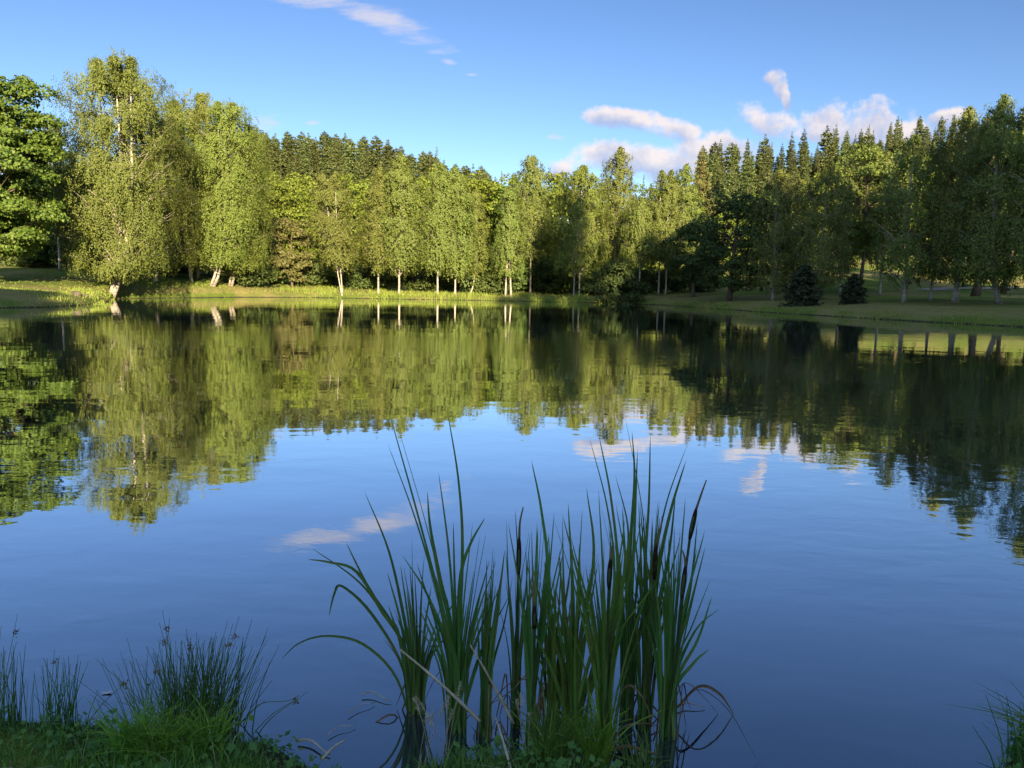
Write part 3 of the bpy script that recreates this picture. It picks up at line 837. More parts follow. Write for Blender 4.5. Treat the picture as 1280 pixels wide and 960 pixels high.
def ribbon(geo, path, w, rng, fold=0.25, twist=None, peak=0.42):
    P = np.asarray(path)
    n = len(P)
    s = np.linspace(0, 1, n)
    T = norm(np.gradient(P, axis=0))
    a0 = rng.uniform(-0.9, 0.9)
    tw = rng.uniform(-1.4, 1.4) if twist is None else twist
    view = np.array([0, 1.0, 0])
    S = norm(np.cross(T, view))
    Nn = np.cross(S, T)
    an = a0 + tw * s
    side = S * np.cos(an)[:, None] + Nn * np.sin(an)[:, None]
    nor = np.cross(T, side)
    prof = np.where(s < peak, 0.75 + 0.25 * s / peak, np.clip((1 - s) / (1 - peak), 0, 1) ** 0.55)
    ww = (w * prof)[:, None] * 0.5
    Lf, Rt, C = P - side * ww, P + side * ww, P - nor * ww * fold * 2
    V = np.stack([Lf, C, Rt], 1).reshape(-1, 3)
    q = []
    for i in range(n - 1):
        q += [(i * 3, i * 3 + 1, i * 3 + 4, i * 3 + 3), (i * 3 + 1, i * 3 + 2, i * 3 + 5, i * 3 + 4)]
    geo.add(V, q)


def near_pt(px, py, Y):
    return np.array(on_y(px, py, Y))


cr = np.random.default_rng(11)
def cattail(bpx, bpy_, lvs, label, spikes=(), mat='cattail_leaf', extra=4, dead=2, w=0.017, spread=26, ext_top=(640, 720)):
    w, extra, spread = w * 0.98, int(extra * 3.2) + 3, spread * 1.25
    """a cattail shoot: fan of leaves from one foot in the water; lvs = list of point lists from foot to tip"""
    x0, Y0 = on_z(bpx, bpy_, 0.02)
    zb = min(gz(x0, Y0), 0.12)
    root = tag(empty('cattail_plant', (x0, Y0, zb)), label, 'cattail', 'cattail plants at the near shore')
    org = np.array([x0, Y0, zb])
    geo = Geo()
    for pts in lvs:
        dy = cr.uniform(-0.10, 0.12)
        foot = org + np.array([cr.uniform(-.03, .03), cr.uniform(-.03, .03), -0.06])
        P = [foot]
        for j, (px, py) in enumerate(pts):
            P.append(near_pt(px, py, Y0 + dy * (j + 1) / len(pts)))
        ribbon(geo, bez(P, 26) - org, w * cr.uniform(0.8, 1.2), cr)
    for e in range(extra):
        tx = bpx + cr.normal(0, spread)
        ty = cr.uniform(*ext_top)
        dy = cr.uniform(-0.15, 0.2)
        foot = org + np.array([cr.uniform(-.04, .04), cr.uniform(-.04, .04), -0.06])
        mid = near_pt(bpx + (tx - bpx) * 0.38, bpy_ + (ty - bpy_) * 0.5, Y0 + dy * .5)
        tip = near_pt(tx + cr.normal(0, 4), ty, Y0 + dy)
        ribbon(geo, bez([foot, mid, tip], 22) - org, w * cr.uniform(0.65, 1.1), cr)
    link('leaves', geo.mesh('leaves', True), M[mat], root)
    if dead:
        geo = Geo()
        for e in range(dead):
            foot = np.array([cr.uniform(-.04, .04), cr.uniform(-.04, .04), 0.0])
            d = np.array([np.clip(cr.normal(0, 0.14), -.2, .2), np.clip(cr.normal(0, 0.08), -.12, .12), 0])
            h = cr.uniform(0.12, 0.4)
            ribbon(geo, bez([foot, foot + d * 0.3 + [0, 0, h], foot + d + [0, 0, h * cr.uniform(.5, 1.0)], foot + d * 1.7 + [0, 0, max(0.02, h * cr.uniform(-.1, .5))]], 14), w * 0.55, cr)
        link('withered_leaves', geo.mesh('withered', True), M['dead_brown'], root)
    geo = Geo()
    for e in range(9):
        foot = np.array([cr.normal(0, .022), cr.normal(0, .022), -0.04])
        h = cr.uniform(0.07, 0.22)
        ribbon(geo, bez([foot, foot + [cr.normal(0, .006), 0, h * .5], foot + [cr.normal(0, .02), cr.normal(0, .01), h]], 8), w * 0.8, cr)
    link('base_sheaths', geo.mesh('base_sheaths', True), M['sheath'], root)
    for (tip, h0, h1, mid) in spikes:
        # tip point, head top, head bottom, stalk mid point (pixels)
        dy = cr.uniform(-0.04, 0.04)
        foot = org + np.array([0, 0, -0.05])
        Yh = Y0 - 0.16
        pm, pb, pt, tp = near_pt(*mid, Y0 - 0.05), near_pt(*h1, Yh + dy), near_pt(*h0, Yh + dy), near_pt(*tip, Yh + dy)
        ge = Geo()
        tube(ge, bez([foot, pm, pb, pt], 16) - org, 0.0052, 6)
        st = link('flower_stalk', ge.mesh('stalk', True), M['stalk'], root)
        ge = Geo()
        s = np.linspace(0, 1, 12)
        pp = pb + (pt - pb) * s[:, None]
        rad = 0.0108 * np.clip(np.sin(np.pi * (0.06 + 0.88 * s)), 0, 1) ** 0.35
        tube(ge, pp - org, rad, 10)
        link('seed_head', ge.mesh('seed_head', True), M['cattail_head'], st)
        ge = Geo()
        mid2 = (pt + tp) / 2 + np.array([cr.uniform(-.008, .008), 0, 0.004])
        tube(ge, bez([pt, mid2, tp], 10) - org, np.linspace(0.0055, 0.0025, 10), 6)
        link('spike_tip', ge.mesh('spike_tip', True), M['spike_tip'], st)
    return root


cattail(520, 884, [
    [(497, 850), (455, 806), (410, 795), (374, 804), (350, 826)],
    [(500, 800), (480, 768), (446, 715), (412, 703), (384, 699)],
    [(505, 840), (465, 768), (428, 733), (418, 742), (411, 771)],
    [(508, 820), (480, 768), (446, 725), (388, 684)],
    [(512, 830), (490, 780), (461, 735), (432, 677)],
    [(516, 830), (508, 787), (487, 692), (455, 613)],
    [(518, 820), (516, 740), (515, 668)],
    [(524, 820), (527, 740), (531, 690)],
    [(520, 840), (508, 800), (492, 760)],
    [(530, 840), (548, 770), (556, 735)]],
    'leftmost cattail plant with long leaves arching low over the water', extra=7, dead=5, spread=22, ext_top=(700, 800))
cattail(571, 907, [
    [(560, 800), (549, 745), (518, 628), (486, 514)],
    [(563, 800), (552, 735), (528, 640), (494, 522)],
    [(560, 800), (545, 735), (518, 645), (484, 553)],
    [(571, 835), (578, 692), (573, 600), (558, 507)],
    [(568, 800), (561, 690), (548, 589)],
    [(565, 800), (550, 725), (538, 660), (534, 613)],
    [(573, 800), (576, 720), (588, 680), (607, 646)],
    [(576, 850), (590, 745), (600, 668)],
    [(578, 850), (592, 750), (608, 664)],
    [(562, 820), (535, 745), (503, 694)],
    [(572, 850), (560, 790), (545, 720)]],
    'tallest cattail plant with leaves reaching past the tree reflections', extra=8, dead=2, w=0.019, spread=24, ext_top=(650, 760))
cattail(607, 914, [
    [(606, 840), (603, 790), (608, 730)], [(602, 850), (598, 800), (600, 787)], [(606, 840), (612, 760), (616, 684)],
    [(610, 840), (622, 760), (631, 687)], [(608, 850), (618, 790), (622, 735)], [(612, 850), (630, 780), (641, 720)]],
    'short spikeless cattail plant between the tallest one and the first spike', extra=4, dead=2, w=0.016, spread=14, ext_top=(690, 780))
cattail(645, 900, [[(641, 830), (636, 740), (633, 650)], [(645, 820), (648, 720), (644, 636)], [(648, 830), (656, 750), (663, 665)], [(642, 840), (650, 740), (662, 660)]],
    'thin dark stemmed cattail with the leftmost brown spike', spikes=[((654, 634), (649, 674), (648, 718), (645, 810))], extra=3, dead=2, w=0.013, spread=10, ext_top=(660, 740))
cattail(665, 931, [[(668, 840), (684, 720), (677, 640), (664, 574)], [(668, 850), (684, 740), (693, 639)], [(664, 850), (650, 740), (635, 652)],
    [(666, 850), (672, 730), (678, 640)], [(668, 850), (690, 760), (704, 690)]],
    'cattail plant with a low small spike between its tall leaves', spikes=[((666, 713), (668, 758), (668, 786), (667, 860))], extra=5, dead=4, w=0.016, spread=16, ext_top=(650, 760))
cattail(716, 925, [[(716, 830), (716, 740), (710, 627)], [(712, 830), (705, 740), (703, 644)], [(718, 830), (722, 740), (728, 634)],
    [(722, 830), (742, 700), (733, 608)], [(710, 830), (704, 760), (699, 687)], [(716, 830), (724, 750), (724, 680)], [(708, 850), (690, 770), (680, 700)],
    [(720, 850), (732, 760), (748, 690)], [(712, 860), (694, 800), (672, 738)]],
    'bright green spikeless cattail plant in front at the middle of the clump', mat='cattail_leaf_bright', extra=9, dead=3, w=0.018, spread=28, ext_top=(690, 800))
cattail(690, 925, [[(690, 850), (688, 760), (686, 665)], [(692, 850), (698, 770), (702, 700)], [(686, 850), (678, 770), (664, 700)]],
    'small yellowish green cattail plant left of the bright front one', mat='cattail_leaf_bright', extra=6, dead=3, w=0.015, spread=20, ext_top=(680, 800))
cattail(757, 931, [[(758, 830), (768, 720), (759, 634), (737, 548)], [(760, 830), (772, 720), (764, 625), (748, 541)], [(758, 840), (754, 720), (748, 610)],
    [(762, 830), (780, 720), (785, 660), (769, 593)], [(758, 850), (750, 770), (740, 690)], [(764, 850), (776, 760), (782, 680)]],
    'cattail plant with a dark spike half hidden among its bright lower leaves', mat='cattail_leaf_bright', spikes=[((766, 680), (763, 700), (761, 735), (759, 830))], extra=8, dead=4, w=0.017, spread=22, ext_top=(640, 780))
cattail(785, 893, [[(785, 820), (787, 700), (793, 600), (790, 538)], [(786, 820), (792, 690), (797, 560)], [(783, 830), (776, 730), (768, 650)], [(786, 830), (798, 720), (806, 640)]],
    'upright cattail plant standing back in the water right of the middle', extra=6, dead=3, w=0.017, spread=14, ext_top=(620, 740))
cattail(808, 905, [[(806, 830), (806, 720), (803, 640), (778, 504)], [(810, 830), (806, 720), (811, 630), (813, 542)], [(808, 830), (818, 710), (833, 629), (859, 556)],
    [(812, 830), (822, 720), (838, 640), (858, 574)], [(808, 840), (808, 740), (800, 627)], [(812, 840), (818, 740), (822, 640)], [(810, 840), (835, 700), (845, 612)]],
    'cattail plant with the straight dark spike right of the middle', spikes=[((828, 645), (820, 682), (818, 724), (814, 820))], extra=8, dead=4, w=0.018, spread=20, ext_top=(620, 760))
cattail(836, 915, [[(838, 840), (848, 730), (857, 620)], [(838, 850), (862, 760), (882, 682)], [(838, 850), (866, 780), (888, 724)], [(840, 860), (868, 790), (900, 760)],
    [(836, 850), (846, 740), (850, 660)], [(840, 870), (866, 830), (887, 811)], [(838, 850), (862, 740), (872, 650)], [(842, 860), (872, 800), (890, 745)], [(834, 850), (832, 750), (826, 690)]],
    'rightmost cattail plant with two slanting spikes and leaves fanning right', spikes=[((883, 600), (870, 637), (862, 674), (848, 800)), ((853, 688), (857, 708), (852, 748), (844, 840))],
    extra=8, dead=3, w=0.017, spread=22, ext_top=(640, 780))

# bent withered leaves fallen over the water, right of the clump
def dead_leaf(pts, Y, w, label, name='withered_leaf', mat='dead_brown'):
    P = [near_pt(px, py, Y + i * 0.02) for i, (px, py) in enumerate(pts)]
    org = P[0].copy(); org[2] = 0
    ge = Geo(); ribbon(ge, bez(P, 20) - org, w, cr, peak=0.5)
    o = link(name, ge.mesh(name, True), M[mat]); o.location = org
    return tag(o, label, 'leaf')
Yr = on_z(850, 900, 0)[1]
dead_leaf([(842, 880), (856, 854), (880, 872), (904, 901)], Yr, 0.016, 'brown withered leaf bent down to the water, inner of two at the right')
dead_leaf([(846, 885), (874, 858), (900, 868), (919, 896)], Yr, 0.014, 'brown withered leaf arching to the water, outer of two at the right')

# ------------------------------------------------------------------ dead reed stems
def stem(a, b_, Ya, Yb, r, label, knees=3):
    A, B = near_pt(*a, Ya), near_pt(*b_, Yb)
    t = np.linspace(0, 1, 12)
    P = A + (B - A) * t[:, None] + np.array([0, 0, 0.012]) * np.sin(t * 3.1)[:, None]
    org = B * np.array([1, 1, 0])
    ge = Geo()
    rad = r * (0.55 + 0.45 * t) * (1 + 0.25 * (np.arange(12) % 4 == 0))
    tube(ge, P - org, rad, 7)
    o = link('dead_reed_stem', ge.mesh('dead_reed_stem', True), M['straw']); o.location = org
    return tag(o, label, 'reed stem')
stem((500, 812), (600, 902), 3.15, 3.05, 0.0075, 'long straw coloured dead stem slanting down right in front of the tallest cattail')
stem((585, 802), (642, 905), 3.2, 3.1, 0.007, 'straw coloured dead stem leaning between the short cattail and first spike')
stem((619, 896), (640, 968), 2.95, 2.75, 0.006, 'bent pale dead stem rising from the front grass')
stem((432, 925), (402, 950), 3.0, 2.9, 0.006, 'short pale broken stem floating left of the cattails')

# fallen sticks on the water around the clump
def stick(a, b_, r, label, mat='dead_brown', z=0.015):
    A = np.array([*on_z(*a, z), z]); B = np.array([*on_z(*b_, z), z])
    t = np.linspace(0, 1, 8)
    P = A + (B - A) * t[:, None] + np.column_stack([0 * t, 0.02 * np.sin(t * 5), 0.006 * np.sin(t * 4)])
    ge = Geo(); tube(ge, P - A, r * (1 - 0.5 * t), 6)
    o = link('floating_stick', ge.mesh('floating_stick', True), M[mat]); o.location = A
    return tag(o, label, 'stick')
stick((765, 938), (822, 938), 0.012, 'thick brown stick lying level at the foot of the right cattails')
stick((800, 943), (812, 962), 0.011, 'short pale brown stick pointing at the viewer below the level stick', 'straw')
stick((372, 926), (414, 938), 0.006, 'white peeled twig floating off the left grass', 'straw')
stick((452, 868), (490, 872), 0.004, 'thin twig floating just left of the leftmost cattail', 'straw')
stick((435, 892), (470, 874), 0.0025, 'hair thin straw floating left of the cattails, upper one', 'straw')
stick((410, 918), (446, 902), 0.0025, 'hair thin straw floating left of the cattails, lower one', 'straw')
stick((111, 901), (129, 906), 0.003, 'pale straw floating between the two left rush tufts', 'straw')
stick((846, 885), (880, 879), 0.004, 'thin straw lying across the water right of the clump', 'straw')
x, y = on_z(133, 866, 0.004)
ge = Geo()
an = np.linspace(0, 2 * math.pi, 13)[:-1]
Vv = np.stack([0.024 * np.cos(an), 0.011 * np.sin(an) * (1 + 0.4 * np.cos(an)), 0.004 + 0.004 * np.cos(an * 2)], -1)
ge.add(np.vstack([Vv, [0, 0, 0.001]]), None, [(12, i, (i + 1) % 12) for i in range(12)])
o = link('floating_leaf', ge.mesh('floating_leaf', True), M['white_leaf']); o.location = (x, y, 0.004); o.rotation_euler = (0, 0, 0.2)
tag(o, 'small whitish leaf floating on the water beyond the left rushes', 'leaf')

# ------------------------------------------------------------------ rush tufts
rr_ = np.random.default_rng(31)
def rush(bpx, bpy_, tips, label, n=60, spread=50, top=(800, 860), rad=0.09, heads=6, r=0.0022, kind='rush'):
    x0, Y0 = on_z(bpx, bpy_, 0.05)
    zb = max(gz(x0, Y0), 0.0)
    org = np.array([x0, Y0, zb])
    root = tag(empty('rush_tuft', org), label, 'rush')
    sg, hg = Geo(), Geo()
    allt = list(tips) + [(bpx + rr_.normal(0, spread), rr_.uniform(*top)) for _ in range(n)]
    nh = 0
    for i, (tx, ty) in enumerate(allt):
        dy = rr_.uniform(-0.1, 0.2)
        tip = near_pt(tx, ty, Y0 + dy) - org
        a = rr_.uniform(0, 6.28); q = rad * math.sqrt(rr_.uniform())
        foot = np.array([0.4 * q * math.cos(a) + tip[0] * 0.5, q * math.sin(a), -0.03])
        mid = foot * 0.55 + tip * 0.45
        mid[:2] = foot[:2] * 0.68 + tip[:2] * 0.32
        P = bez([foot, mid, tip], 9)
        tube(sg, P, np.linspace(r * 1.3, r * 0.4, 9), 4, cap=False)
        if nh < heads and i % 2 == 0:
            nh += 1
            c = P[-2] + np.array([0.006, 0, 0])
            pts = c + rr_.normal(0, 0.006, (26, 3))
            leaves(hg, pts, 0.010, rr_, None, 0, 0.3, 0.3)
    link('stems', sg.mesh('stems', True), M['rush'], root)
    if nh: link('seed_clusters', hg.mesh('seed_clusters'), M['dead_brown'], root)
    return root
rush(236, 912, [(203, 763), (212, 772), (233, 786), (232, 795), (199, 778), (285, 775), (299, 770), (315, 774), (291, 780), (335, 785), (190, 820), (270, 790), (178, 845), (246, 790), (256, 800), (305, 820), (325, 835), (349, 806)],
     'large dark green rush tuft on the left bank', n=380, spread=42, top=(795, 885), rad=0.17, heads=7)
rush(4, 918, [(22, 768), (2, 782), (14, 815), (-6, 790)], 'rush tuft cut by the left edge of the view', n=40, spread=14, top=(800, 880), rad=0.08, heads=1)
rush(70, 918, [(68, 812), (98, 818), (101, 826), (54, 832), (74, 820), (88, 830)], 'smaller rush tuft left of the large one', n=55, spread=20, top=(820, 880), rad=0.09, heads=1)
rush(1285, 945, [(1245, 862), (1232, 868), (1216, 908), (1226, 902), (1258, 870), (1275, 885), (1165, 945)], 'thin stemmed rush tuft at the lower right corner', n=25, spread=22, top=(875, 935), rad=0.08, heads=0, r=0.003)
# single leaning stems
def lone(pts, Y, label, head=True):
    P = [near_pt(px, py, Y) for px, py in pts]
    org = P[0].copy()
    root = tag(empty('lone_rush', org), label, 'rush')
    ge = Geo(); tube(ge, bez(P, 14) - org, np.linspace(0.0024, 0.0012, 14), 5)
    link('stem', ge.mesh('stem', True), M['rush'], root)
    if head:
        hg = Geo(); leaves(hg, (P[-1] - org) + rr_.normal(0, 0.006, (30, 3)), 0.011, rr_, None, 0, 0.2, 0.35)
        link('seed_cluster', hg.mesh('seed_cluster'), M['dead_brown'], root)
lone([(104, 912), (128, 880), (155, 855)], 3.25, 'single rush stem leaning right with a brown seed cluster')
lone([(318, 915), (340, 893), (369, 875)], 3.2, 'single rush stem right of the large tuft with a dark seed cluster')
lone([(300, 905), (325, 880), (352, 877), (367, 874)], 3.25, 'thin arching rush stem meeting the stem right of the large tuft', head=False)
lone([(160, 935), (136, 905), (121, 876)], 3.0, 'single grass stem leaning left beside the bright grass', head=False)

# ------------------------------------------------------------------ near bank ground cover
gr = np.random.default_rng(41)
def near_pts(n, xr, lo, hi, s_lo=0.0):
    X = gr.uniform(*xr, n); Y = gr.uniform(lo, hi, n)
    sd = pond_sd(X, Y)
    kk = (sd > s_lo) & (sd < 1.2)
    return X[kk], Y[kk], terrain(X[kk], Y[kk], sd[kk]), sd[kk]
def cover(name, label, mat, n, hmin, hmax, w, lean, thr, f1, f2):
    geo = Geo()
    X, Y, Z, sd = near_pts(n, (-3.2, 3.2), 1.9, 3.9, -0.015)
    kk = np.sin(X * f1 + 1.7 * np.sin(Y * f2)) * np.cos(Y * f1 * 1.2 + X * 2) + gr.normal(0, 0.35, len(X)) > thr
    X, Y, Z, sd = X[kk], Y[kk], np.maximum(Z[kk], 0.0), sd[kk]
    h = gr.uniform(hmin, hmax, len(X)) * (0.6 + 0.4 * sstep(0, 0.2, sd)) * (0.75 + 0.35 * np.sin(X * 5 + Y * 3))
    blades(geo, X, Y, Z - 0.01, h, gr.uniform(w * 0.5, w * 1.3, len(X)), gr, lean)
    tag(link(name, geo.mesh(name), M[mat]), label, 'grass', kind='stuff')
cover('bank_grass', 'low green grass covering the near bank', 'grass', 52000, 0.04, 0.14, 0.0024, 0.5, -0.9, 6, 5)
cover('fresh_grass', 'patches of fresher yellow green grass on the near bank', 'bright_grass', 16000, 0.05, 0.17, 0.0026, 0.45, 0.25, 4.3, 7)
cover('dry_grass', 'scattered dry straw blades among the near bank grass', 'straw', 2600, 0.05, 0.2, 0.0018, 0.8, 0.1, 5.1, 4)
geo = Geo()
for nn, sz, z0, z1, fq in ((14000, 0.024, 0.02, 0.10, 7.0), (3200, 0.036, 0.03, 0.12, 4.0)):
    X, Y, Z, sd = near_pts(nn, (-3.2, 3.2), 1.9, 3.8, 0.0)
    kk = np.sin(X * fq + 1.3 * np.sin(Y * 9)) + gr.normal(0, 0.5, len(X)) > 0.1
    X, Y, Z = X[kk], Y[kk], Z[kk]
    P = np.stack([X, Y, np.maximum(Z, 0) + gr.uniform(z0, z1, len(X))], -1)
    leaves(geo, P, sz, gr, np.tile([0, -0.2, 1.0], (len(P), 1)), 1.2, 0.0, 0.38)
tag(link('bank_herbs', geo.mesh('bank_herbs'), M['herb']), 'small round leaved herbs among the near bank grass', 'herbs', kind='stuff')

def tuft(bpx, bpy_, n, h, spread, label, mat='bright_grass', w=0.0028, bias=0.0):
    x0, Y0 = on_z(bpx, bpy_, 0.08)
    zb = max(gz(x0, Y0), 0)
    ge = Geo()
    for i in range(n):
        a = gr.uniform(0, 6.28)
        q = 0.06 * math.sqrt(gr.uniform())
        foot = np.array([q * math.cos(a), q * math.sin(a), -0.02])
        hh = h * gr.uniform(0.5, 1.1)
        ln = gr.normal(0, spread, 2)
        ln[0] += bias
        P = bez([foot, foot + [ln[0] * hh * .35, ln[1] * hh * .35, hh * .6], foot + [ln[0] * hh, ln[1] * hh, hh * gr.uniform(.75, 1.0)]], 8)
        ribbon(ge, P, w * 2 * gr.uniform(0.7, 1.3), gr, peak=0.2)
    o = link('grass_tuft', ge.mesh('grass_tuft', True), M[mat]); o.location = (x0, Y0, zb)
    return tag(o, label, 'grass tuft')
tuft(1318, 946, 70, 0.28, 0.45, 'long bladed grass tuft arching left over the water at the lower right corner', mat='grass', w=0.0034, bias=-0.55)
tuft(165, 950, 200, 0.27, 0.4, 'bright green grass tuft in front of the large rush tuft, left one')
tuft(207, 955, 200, 0.26, 0.4, 'bright green grass tuft in front of the large rush tuft, middle one')
tuft(258, 950, 170, 0.24, 0.45, 'bright green grass tuft in front of the large rush tuft, right one')
tuft(745, 945, 150, 0.34, 0.3, 'tall bright grass tuft at the foot of the middle cattails')
tuft(690, 950, 150, 0.32, 0.35, 'long green grass tuft in front of the small yellowish cattail', mat='grass')
tuft(800, 952, 60, 0.22, 0.4, 'small grass tuft beside the level brown stick', mat='grass')

# pale seeding grass heads in front of the left cattails
def seed_grass(bpx, bpy_, n, hpx, label):
    x0, Y0 = on_z(bpx, bpy_, 0.08)
    zb = max(gz(x0, Y0), 0)
    root = tag(empty('seed_grass', (x0, Y0, zb)), label, 'grass')
    sg, hg = Geo(), Geo()
    for i in range(n):
        hh = hpx * gr.uniform(0.75, 1.05)
        foot = np.array([gr.normal(0, .03), gr.normal(0, .03), 0])
        tip = foot + np.array([gr.normal(0, .05), gr.normal(0, .04), hh])
        P = bez([foot, (foot + tip) / 2 + [0, 0, .02], tip], 10)
        tube(sg, P, 0.0016, 4, cap=False)
        c = P[7:]
        pts = np.repeat(bez(c, 12), 9, 0) + gr.normal(0, 0.004, (108, 3))
        leaves(hg, pts, 0.007, gr, None, 0, -1.2, 0.2)
    link('stems', sg.mesh('stems', True), M['straw'], root)
    link('seed_heads', hg.mesh('seed_heads'), M['straw'], root)
seed_grass(530, 945, 5, 0.30, 'pale dry seeding grass in front of the leftmost cattail')
seed_grass(560, 940, 3, 0.34, 'pale dry seeding grass left of the tallest cattail foot')
seed_grass(655, 945, 3, 0.24, 'pale dry seeding grass below the leftmost spike')

# ------------------------------------------------------------------ sky, sun
world = bpy.data.worlds.new('World')
SC.world = world
world.use_nodes = True
nt = world.node_tree
nt.nodes.clear()
wo = nd(nt, 'ShaderNodeOutputWorld')
bg = nd(nt, 'ShaderNodeBackground', {'Strength': 0.1})
nt.links.new(bg.outputs[0], wo.inputs[0])
sky = nd(nt, 'ShaderNodeTexSky', sky_type='NISHITA', sun_disc=False, sun_elevation=SUN_EL, sun_rotation=math.pi + SUN_AZ,
         altitude=500.0, air_density=1.0, dust_density=0.3, ozone_density=2.5)
def vmul(c, k):
    n = nd(nt, 'ShaderNodeMix', data_type='RGBA', blend_type='MULTIPLY')
    n.inputs[0].default_value = 1.0
    nt.links.new(c, n.inputs[6])
    n.inputs[7].default_value = c4(k)
    return n.outputs[2]
tc = nd(nt, 'ShaderNodeTexCoord')
sx = nd(nt, 'ShaderNodeSeparateXYZ', {0: tc.outputs['Generated']})
gm = nd(nt, 'ShaderNodeGamma', {0: vmul(sky.outputs[0], (0.1, 0.1, 0.1)), 1: 1.34})
SKY_COL = vmul(gm.outputs[0], (6.1, 5.65, 6.0))
# added fill glow in the sky half behind the viewpoint, lifts the shaded side
fill_glow = nd(nt, 'ShaderNodeMapRange', {0: sx.outputs[1], 1: -0.05, 2: -0.6}, interpolation_type='SMOOTHSTEP').outputs[0]
SKY_COL = mixc(nt, math_n(nt, 'MULTIPLY', fill_glow, 0.8), SKY_COL, (2.6, 3.4, 4.6))
yy = math_n(nt, 'MAXIMUM', sx.outputs[1], 0.02)
u_ = math_n(nt, 'DIVIDE', sx.outputs[0], yy)
v_ = math_n(nt, 'DIVIDE', sx.outputs[2], yy)
uv = nd(nt, 'ShaderNodeCombineXYZ', {0: u_, 1: v_, 2: 0.0})
nzA = nd(nt, 'ShaderNodeTexNoise', {'Vector': uv.outputs[0], 'Scale': 13.0, 'Detail': 9.0, 'Roughness': 0.63})
mpw = nd(nt, 'ShaderNodeMapping', {'Vector': uv.outputs[0], 'Rotation': (0, 0, 0.25), 'Scale': (6, 26, 1)})
nzB = nd(nt, 'ShaderNodeTexNoise', {'Vector': mpw.outputs[0], 'Scale': 2.2, 'Detail': 8.0, 'Roughness': 0.65})
nzC = nd(nt, 'ShaderNodeTexNoise', {'Vector': uv.outputs[0], 'Scale': 20.0, 'Detail': 6.0, 'Roughness': 0.6})


def ellipses(lst):
    f = None
    for (px, py, a, b_, rot) in lst:
        d = ray(px, py)
        u0, v0 = d.x / d.y, d.z / d.y
        sa = 1 / FPX * 1.06
        c_, s_ = math.cos(math.radians(rot)), math.sin(math.radians(rot))
        du = math_n(nt, 'SUBTRACT', u_, u0)
        dv = math_n(nt, 'SUBTRACT', v_, v0)
        p_ = math_n(nt, 'ADD', math_n(nt, 'MULTIPLY', du, c_ / (a * sa)), math_n(nt, 'MULTIPLY', dv, s_ / (a * sa)))
        q_ = math_n(nt, 'ADD', math_n(nt, 'MULTIPLY', du, -s_ / (b_ * sa)), math_n(nt, 'MULTIPLY', dv, c_ / (b_ * sa)))
        r2 = math_n(nt, 'ADD', math_n(nt, 'MULTIPLY', p_, p_), math_n(nt, 'MULTIPLY', q_, q_))
        fi = math_n(nt, 'SUBTRACT', 1.0, r2)
        wi = math_n(nt, 'POWER', math_n(nt, 'MAXIMUM', math_n(nt, 'ADD', fi, 0.6), 0.0001), 3.0)
        wq = math_n(nt, 'MULTIPLY', wi, q_)
        if f is None: f, sw, sq = fi, wi, wq
        else:
            f = math_n(nt, 'SMOOTH_MAX', f, fi, 0.3)
            sw = math_n(nt, 'ADD', sw, wi)
            sq = math_n(nt, 'ADD', sq, wq)
    h = math_n(nt, 'DIVIDE', sq, sw)
    return f, h


f1, h1 = ellipses([(770, 148, 42, 13, -5), (832, 160, 56, 16, -14), (958, 158, 42, 22, -20), (795, 198, 85, 22, 3), (700, 213, 20, 15, 0), (905, 188, 80, 22, 0),
                   (1075, 153, 58, 30, 0), (1038, 168, 26, 16, 0), (1188, 148, 26, 14, 20), (1125, 168, 45, 18, 0), (865, 205, 70, 26, 0), (970, 97, 14, 12, 0), (976, 108, 11, 15, 0), (982, 121, 6, 15, 8)])
d1 = math_n(nt, 'ADD', f1, math_n(nt, 'MULTIPLY', math_n(nt, 'SUBTRACT', nzA.outputs[0], 0.487), 5.0))
a1 = nd(nt, 'ShaderNodeMapRange', {0: d1, 1: 0.0, 2: 0.85}, interpolation_type='SMOOTHSTEP').outputs[0]
lit = math_n(nt, 'ADD', math_n(nt, 'MULTIPLY', h1, 0.7), math_n(nt, 'MULTIPLY', math_n(nt, 'SUBTRACT', nzC.outputs[0], 0.5), 2.8))
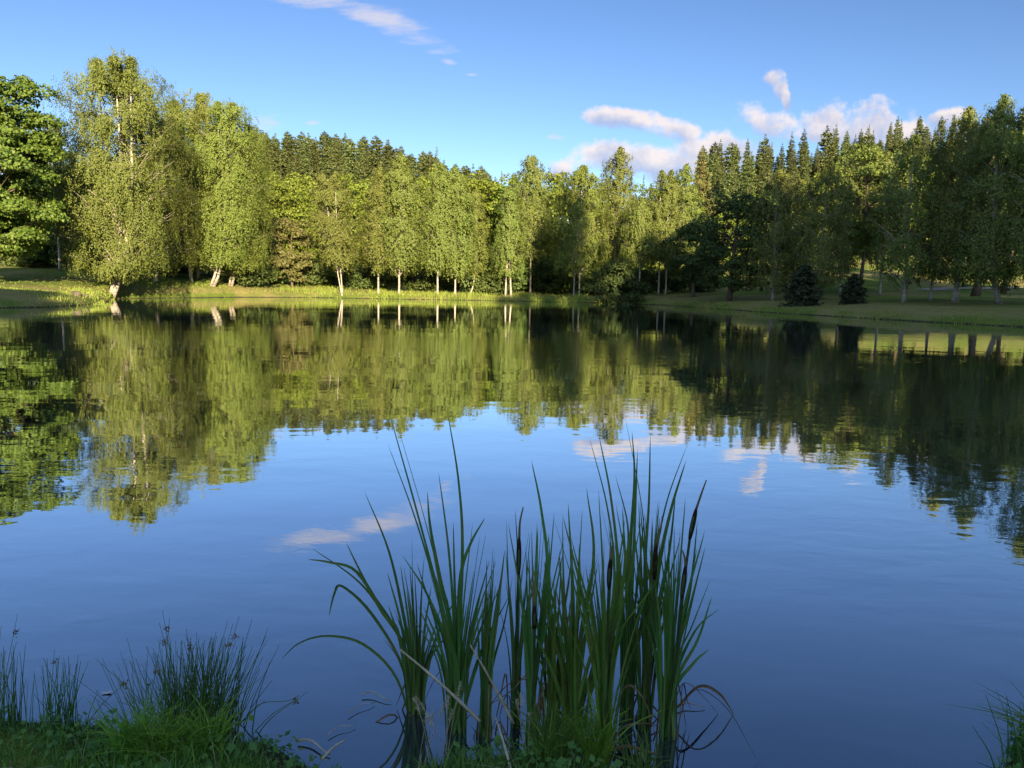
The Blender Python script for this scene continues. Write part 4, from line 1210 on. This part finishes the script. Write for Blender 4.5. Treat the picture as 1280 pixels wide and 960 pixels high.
ccol = ramp(nt, math_n(nt, 'ADD', lit, 0.5), [(0.05, (1.25, 1.45, 2.1)), (0.45, (1.95, 1.87, 2.1)), (0.85, (2.75, 2.4, 2.25))])
f2, h2 = ellipses([(400, 1, 90, 12, -9), (455, 16, 70, 13, -16), (495, 32, 62, 14, -20), (525, 46, 26, 8, -12), (562, 78, 10, 4, -10), (590, 93, 8, 2.5, 0), (330, 155, 22, 10, 10), (392, 153, 10, 3, 0),
                   (695, 171, 14, 4, 0)])
d2 = math_n(nt, 'ADD', f2, math_n(nt, 'MULTIPLY', math_n(nt, 'SUBTRACT', nzB.outputs[0], 0.43), 5.0))
a2 = math_n(nt, 'MULTIPLY', nd(nt, 'ShaderNodeMapRange', {0: d2, 1: 0.0, 2: 2.3}, interpolation_type='SMOOTHSTEP').outputs[0], 0.7)
front = math_n(nt, 'GREATER_THAN', sx.outputs[1], 0.05)
CL = 1.0
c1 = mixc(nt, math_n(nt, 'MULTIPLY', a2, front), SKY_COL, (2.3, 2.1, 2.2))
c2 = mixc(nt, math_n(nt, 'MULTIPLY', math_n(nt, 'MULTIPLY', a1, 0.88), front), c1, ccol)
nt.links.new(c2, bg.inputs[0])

sl = bpy.data.lights.new('sun', 'SUN')
sl.energy = 4.8
sl.angle = math.radians(0.5)
sl.color = (1.0, 0.80, 0.52)
so = bpy.data.objects.new('sun', sl)
so.rotation_euler = Vector(U).to_track_quat('Z', 'Y').to_euler()
so.location = tuple(U * 200)
COL.objects.link(so)

# ------------------------------------------------------------------ render settings
vs = SC.view_settings
vs.view_transform = 'Standard'
vs.look = 'None'
vs.gamma = 1.0
vs.use_curve_mapping = False
vs.exposure = 1.9
cy = SC.cycles
cy.max_bounces = 5
cy.diffuse_bounces = 3
cy.glossy_bounces = 2
cy.transmission_bounces = 3
cy.transparent_max_bounces = 4
cy.caustics_reflective = False
cy.caustics_refractive = False
cy.use_denoising = True
cy.denoiser = 'OPENIMAGEDENOISE'
cy.denoising_input_passes = 'RGB_ALBEDO_NORMAL'
cy.denoising_prefilter = 'ACCURATE'
